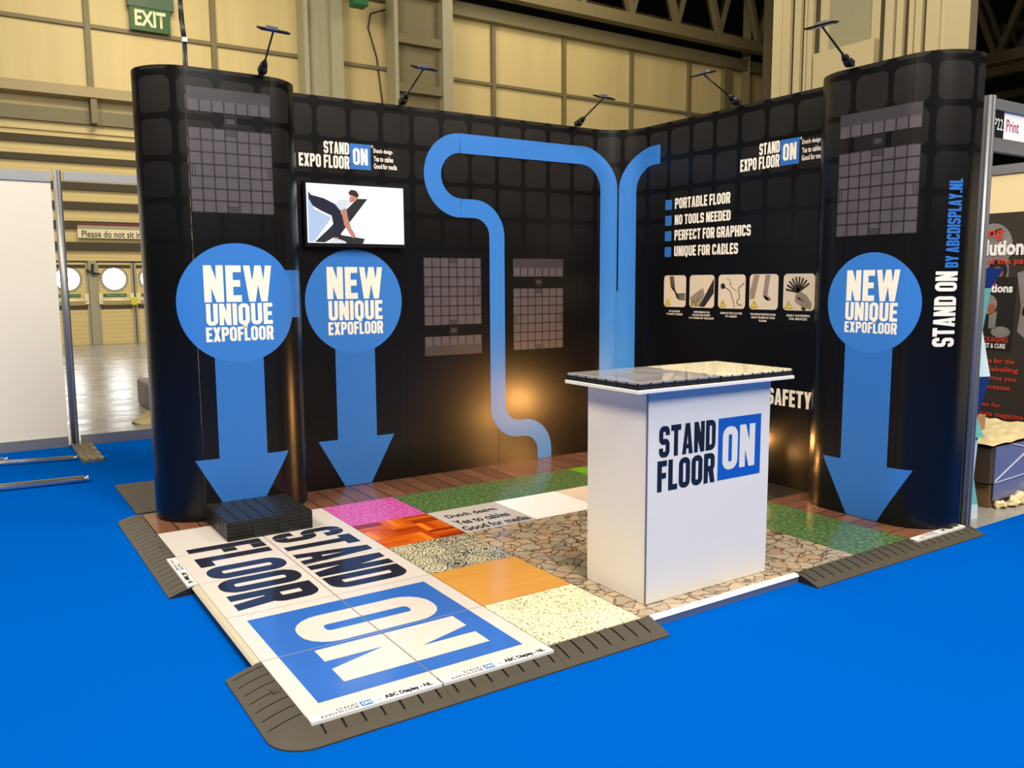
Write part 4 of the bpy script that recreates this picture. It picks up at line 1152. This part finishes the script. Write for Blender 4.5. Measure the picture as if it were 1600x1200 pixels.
link('white_lettering', flat3(lambda x, z, w: (x, cy0 - .0016 - w, z))(bm), 'white_board', t)
def counter_tile(x, mat, label):
    t = thing('floor_tile', label, 'floor tile', (x, -2.452, ch + .016))
    bm = nb(); box(bm, .002, .002, .0, .498, .498, .022)
    p = .496 / 7
    for i in range(8):
        xx = .002 + i * p
        box(bm, xx - .004, -.0005, .004, xx + .004, .002, .030); box(bm, -.0005, xx - .004, .004, .002, xx + .004, .030)
    link('base', bm, 'black_plastic', t)
    bm = nb(); box(bm, .001, .001, .022, .499, .499, .034, 0, .003); link('printed_top', bm, mat, t)
    return t
gt = counter_tile(1.506, 'glass_tile', 'grey glossy sample floor tile on the left half of the counter')
bm = nb(); poly(bm, [(.08, .1), (.3, .14), (.22, .32), (.1, .3)]); poly(bm, [(.34, .2), (.46, .22), (.42, .42), (.3, .4)])
for v in bm.verts: v.co.z = .0345
link('picture_print', bm, 'grey_case', gt)
counter_tile(2.008, 'terrazzo', 'cream terrazzo sample floor tile on the right half of the counter')

# ================================================================== STACK OF BLACK TILES
sm = None
for k in range(5):
    t = thing('floor_tile', ('lowest black grid floor tile of the stack by the left tower', 'second black grid floor tile from the bottom of the stack by the left tower', 'middle black grid floor tile of the stack by the left tower', 'fourth black grid floor tile from the bottom of the stack by the left tower', 'topmost black grid floor tile of the stack by the left tower')[k], 'floor tile', (.298, -.398, .0007 + k * .0215), 'stack of bare black floor tiles')
    if sm is None: sm = link('grid_body', grid_tile_mesh(0, .021), 'black_plastic', t).data
    else:
        o = bpy.data.objects.new('grid_body', sm); COL.objects.link(o); o.parent = t

# small warm floor lamp behind the counter: its glow shows on the black walls
t = thing('floor_lamp', 'small twin-headed warm floor lamp standing on the tiles behind the counter', 'lamp', (3.6, -.93, 0))
bm = nb(); tube(bm, (0, 0, 0), (0, 0, .012), .07, 20); tube(bm, (0, 0, .012), (0, 0, .15), .008, 8); tube(bm, (0, 0, .15), (.16, .0, .28), .006, 8); tube(bm, (0, 0, .13), (-.18, .0, .13), .006, 8); link('base', bm, 'black_plastic', t)
for x, z, r in ((.16, .285, .06), (-.19, .13, .034)):
    ax_ = Vector((-.55, .83, .05)).normalized() if x > 0 else Vector((-.2, .98, 0)).normalized()
    bm = nb(); c_ = Vector((x, 0, z)); tube(bm, c_ - ax_ * r * 1.5, c_ + ax_ * r * (.5 if x > 0 else 0), r * .6, 20, 0, r * 1.3, caps=False); link('shade', bm, 'black_plastic', t)
    bm = nb(); bmesh.ops.create_uvsphere(bm, u_segments=16, v_segments=10, radius=r, matrix=Matrix.Translation((x, 0, z))); link('bulb', bm, 'bulb', t, True)

bm = nb(); box(bm, -.102, -.10, .03, -.098, .03, .24); bar(bm, (-.18, -.05, .06), (-.1, -.05, .06), .01, .01); link('light_blocker', bm, 'black_plastic', t)  # unseen plate added to keep the small bulb's glow off the right wall

# ================================================================== BOOTH ON THE RIGHT
bm = nb(); px, py = 4.066, -2.50
tube(bm, (px, py, ZC), (px, py, 2.47), .033, 8)
for a in range(8):
    x = px + .031 * math.cos(a * PI / 4 + PI / 8); y = py + .031 * math.sin(a * PI / 4 + PI / 8); box(bm, x - .005, y - .005, ZC, x + .005, y + .005, 2.47)
tag(link('booth_post', bm, 'alu'), 'tall aluminium booth post beside the right tower', 'post')
t = thing('booth_fascia', 'aluminium fascia sign reading P22 on the neighbouring booth', 'sign', (4.103, -2.50, 2.17))
bm = nb(); box(bm, 0, -.02, 0, 2.6, .02, .075); box(bm, 0, -.02, .23, 2.6, .02, .29); link('frame', bm, 'alu', t)
bm = nb(); box(bm, 0, -.01, .075, 2.6, .01, .23); link('white_board', bm, 'fascia_white', t)
bm = nb(); rect(bm, -.01, .077, .120, .228); link('black_board', flat(lambda x, z: (x, -.0115, z))(bm), 'print_black', t)
bm = nb(); text(bm, 'P22', .012, .122, .106, .185); link('white_lettering', flat(lambda x, z: (x, -.0125, z))(bm), 'fascia_white', t)
bm = nb(); text(bm, 'Print', .150, .122, .29, .19); link('red_lettering', flat(lambda x, z: (x, -.0118, z))(bm), 'magenta', t)
XP = 7.0
t = thing('booth_wall', 'cream rear wall panel of the neighbouring booth', 'partition', (XP, -1.5, ZC))
bm = nb(); box(bm, .0, -3.0, 0, .05, 2.2, 2.42); link('infill', bm, 'cream_wall', t)
bm = nb(); box(bm, -.02, -3.0, 2.42, .07, 2.2, 2.50); link('top_rail', bm, 'alu', t)
t = thing('robot_poster', 'dark poster with steel robot heads and red lettering in the neighbouring booth', 'poster', (XP - .004, -1.0, 0))
fl = lambda d: flat(lambda u, z: (-d, -u, z))           # u = distance to the right as seen from the stand
bm = nb(); box(bm, -.004, -2.6, .02, .003, 1.0, 2.035); link('sheet', bm, 'poster', t)
def ell(b, cx, cz, rx, rz, mi, n=28): poly(b, [(cx + rx * math.cos(2 * PI * i / n), cz + rz * math.sin(2 * PI * i / n)) for i in range(n)], mi)
fl3 = lambda d: flat3(lambda u, z, w: (-d - w, -u, z))
def lifted(bm, w, fn):
    c = nb(); fn(c)
    for v in c.verts: v.co.z = w
    join(bm, c)
bm = nb(); ell(bm, .07, 1.74, .175, .205, 0)
lifted(bm, .0003, lambda c: poly(c, [(-.02, 1.62), (.22, 1.62), (.23, 1.40), (.08, 1.30), (-.02, 1.30)], 0))
poly(bm, [(.30, 1.50), (.48, 1.56), (.50, 1.1), (.40, .92), (.33, .98), (.35, 1.2)], 0)
lifted(bm, .001, lambda c: (ell(c, .13, 1.52, .085, .10, 1), ell(c, .40, 1.16, .04, .05, 1), poly(c, [(.0, 1.86), (.14, 1.90), (.16, 1.87), (.0, 1.82)], 1)))
lifted(bm, .0015, lambda c: ell(c, .13, 1.50, .05, .06, 2)); lifted(bm, .002, lambda c: ell(c, .13, 1.50, .02, .025, 3))
link('robot_print', fl3(.006)(bm), ['poster_steel', 'poster_dark', 'poster_copper', 'poster_red'], t)
bm = nb(); poly(bm, [(-.04, 1.475), (.30, 1.463), (.287, .805), (-.05, .81)], 0)
lifted(bm, .001, lambda c: (ell(c, .06, 1.22, .085, .09, 1), poly(c, [(.08, 1.12), (.15, 1.16), (.14, 1.0), (.08, 1.0)], 1), ell(c, .19, .97, .085, .05, 1)))
lifted(bm, .0015, lambda c: ell(c, .10, 1.18, .035, .04, 2))
link('magazine_cover_print', fl3(.010)(bm), ['poster_dark', 'poster_steel', 'poster_copper'], t)
bm = nb()
for w_, a, z0, e, z1 in (('ing', .0, 1.79, .165, 1.91), ('of the pa', .034, 1.562, .35, 1.635), ('ng', .052, 1.352, .124, 1.43), ('PACKAGING', -.015, .878, .261, .925),
        ('welcome for the', -.10, .686, .328, .735), ('and labelling', -.02, .598, .366, .656), ('informs you', .017, .518, .354, .575), ('processes', .023, .432, .305, .48), ('free for', .021, .284, .237, .324), ('solutions magazine', -.08, .183, .435, .242)):
    text(bm, w_, a, z0, e, z1, 0, .015)
link('red_lettering', fl(.014)(bm), 'poster_red', t)
bm = nb(); text(bm, 'Solutions', -.13, 1.655, .405, 1.80, 0, .04); text(bm, 'Solutions', -.075, 1.325, .276, 1.405, 0, .04); text(bm, 'TEST & CURE', .02, .822, .242, .866, 0, .03)
link('white_lettering', fl(.016)(bm), 'fascia_white', t)
# pallet of shrink-wrapped cartons
t = thing('carton_pallet', 'shrink-wrapped pallet of bluish cartons on the concrete beside the booth post', 'pallet', (4.66, -2.33, ZC - .004))
bm = nb(); box(bm, .03, .0, .0, .95, .45, .155, 0, .004); box(bm, .02, .47, 0, .95, .68, .155); link('lower_carton', bm, 'card', t)
bm = nb(); box(bm, .0, -.01, .165, .95, .46, .405, 0, .004); box(bm, .0, .475, .165, .95, .68, .405); link('upper_carton', bm, 'card_dark', t)
bm = nb(); box(bm, .045, -.018, .05, .98, -.012, .41); link('wrap_sheet', bm, 'carton_blue', t)
bm = nb(); N = 14; random.seed(5); G = [[bm.verts.new((-.02 + 1.05 * i / N, -.03 + .72 * j / N, .412 + .02 * min(i, 6) / 6 * random.uniform(.55, 1.1) + random.uniform(0, .016))) for j in range(N + 1)] for i in range(N + 1)]
for i in range(N):
    for j in range(N): bm.faces.new((G[i][j], G[i + 1][j], G[i + 1][j + 1], G[i][j + 1]))
link('crumpled_cover', bm, 'paper', t)
bm = nb(); bar(bm, (.05, -.021, .18), (.6, -.021, .40), .004, .006); bar(bm, (.25, -.021, .41), (.75, -.021, .30), .004, .006); bar(bm, (.05, -.021, .17), (.9, -.021, .2), .004, .004); link('wrap_strand', bm, 'wrap', t)
bm = nb()
for (x, y, r) in ((.22, -.06, .05), (.33, -.05, .06), (.10, -.04, .04), (.62, -.05, .09)):
    bmesh.ops.create_icosphere(bm, subdivisions=2, radius=r, matrix=Matrix.Translation((x, y, r * .55)) @ Matrix.Diagonal((1.3, .7, .7, 1)))
for v in bm.verts: v.co += Vector((random.uniform(-.012, .012), random.uniform(-.012, .012), random.uniform(-.01, .012)))
for v in bm.verts: v.co.z = max(v.co.z, .0)
link('loose_wrap', bm, 'paper', t)
bm = nb(); box(bm, 4.72, -2.19, .437, 4.86, -2.05, .54, 0, .004)
tag(link('cardboard_box', bm, 'card_light'), 'small brown cardboard box on top of the wrapped pallet', 'box')
# faceted totem half hidden by the post
t = thing('faceted_totem', 'faceted blue, teal and white display totem half hidden behind the booth post', 'display', (4.365, -2.355, ZC - .004))
def frus(z0, r0_, z1, r1_, mat, nm):
    r0_ *= .62; r1_ *= .62; bm = nb(); A = [bm.verts.new((r0_ * math.cos(PI / 4 + i * PI / 2 - .35), r0_ * math.sin(PI / 4 + i * PI / 2 - .35), z0)) for i in range(4)]
    C = [bm.verts.new((r1_ * math.cos(PI / 4 + i * PI / 2 - .35), r1_ * math.sin(PI / 4 + i * PI / 2 - .35), z1)) for i in range(4)]
    for i in range(4): bm.faces.new((A[i], A[(i + 1) % 4], C[(i + 1) % 4], C[i]))
    bm.faces.new(A[::-1]); bm.faces.new(C); link(nm, bm, mat, t)
frus(0, .105, .09, .10, 'ice', 'foot'); frus(.09, .10, .26, .05, 'teal', 'facet'); frus(.26, .05, .52, .07, 'ice', 'facet'); frus(.52, .12, .64, .05, 'teal', 'facet'); frus(.64, .05, .90, .14, 'navy', 'facet'); frus(.90, .14, 1.18, .05, 'ice', 'facet'); frus(1.18, .05, 1.44, .10, 'teal', 'facet'); frus(1.44, .10, 1.56, .20, 'navy', 'facet')

# artwork and parts above were laid out in world coordinates: move each mesh into its parent's frame
bpy.context.view_layer.update()
WORLD_BUILT = ('display_wall', 'display_tower', 'television', 'counter')
for o in list(COL.objects):
    if o.parent and o.parent.name.split('.')[0] in WORLD_BUILT and o.type == 'MESH':
        o.data.transform(Matrix.Translation(-o.parent.location))
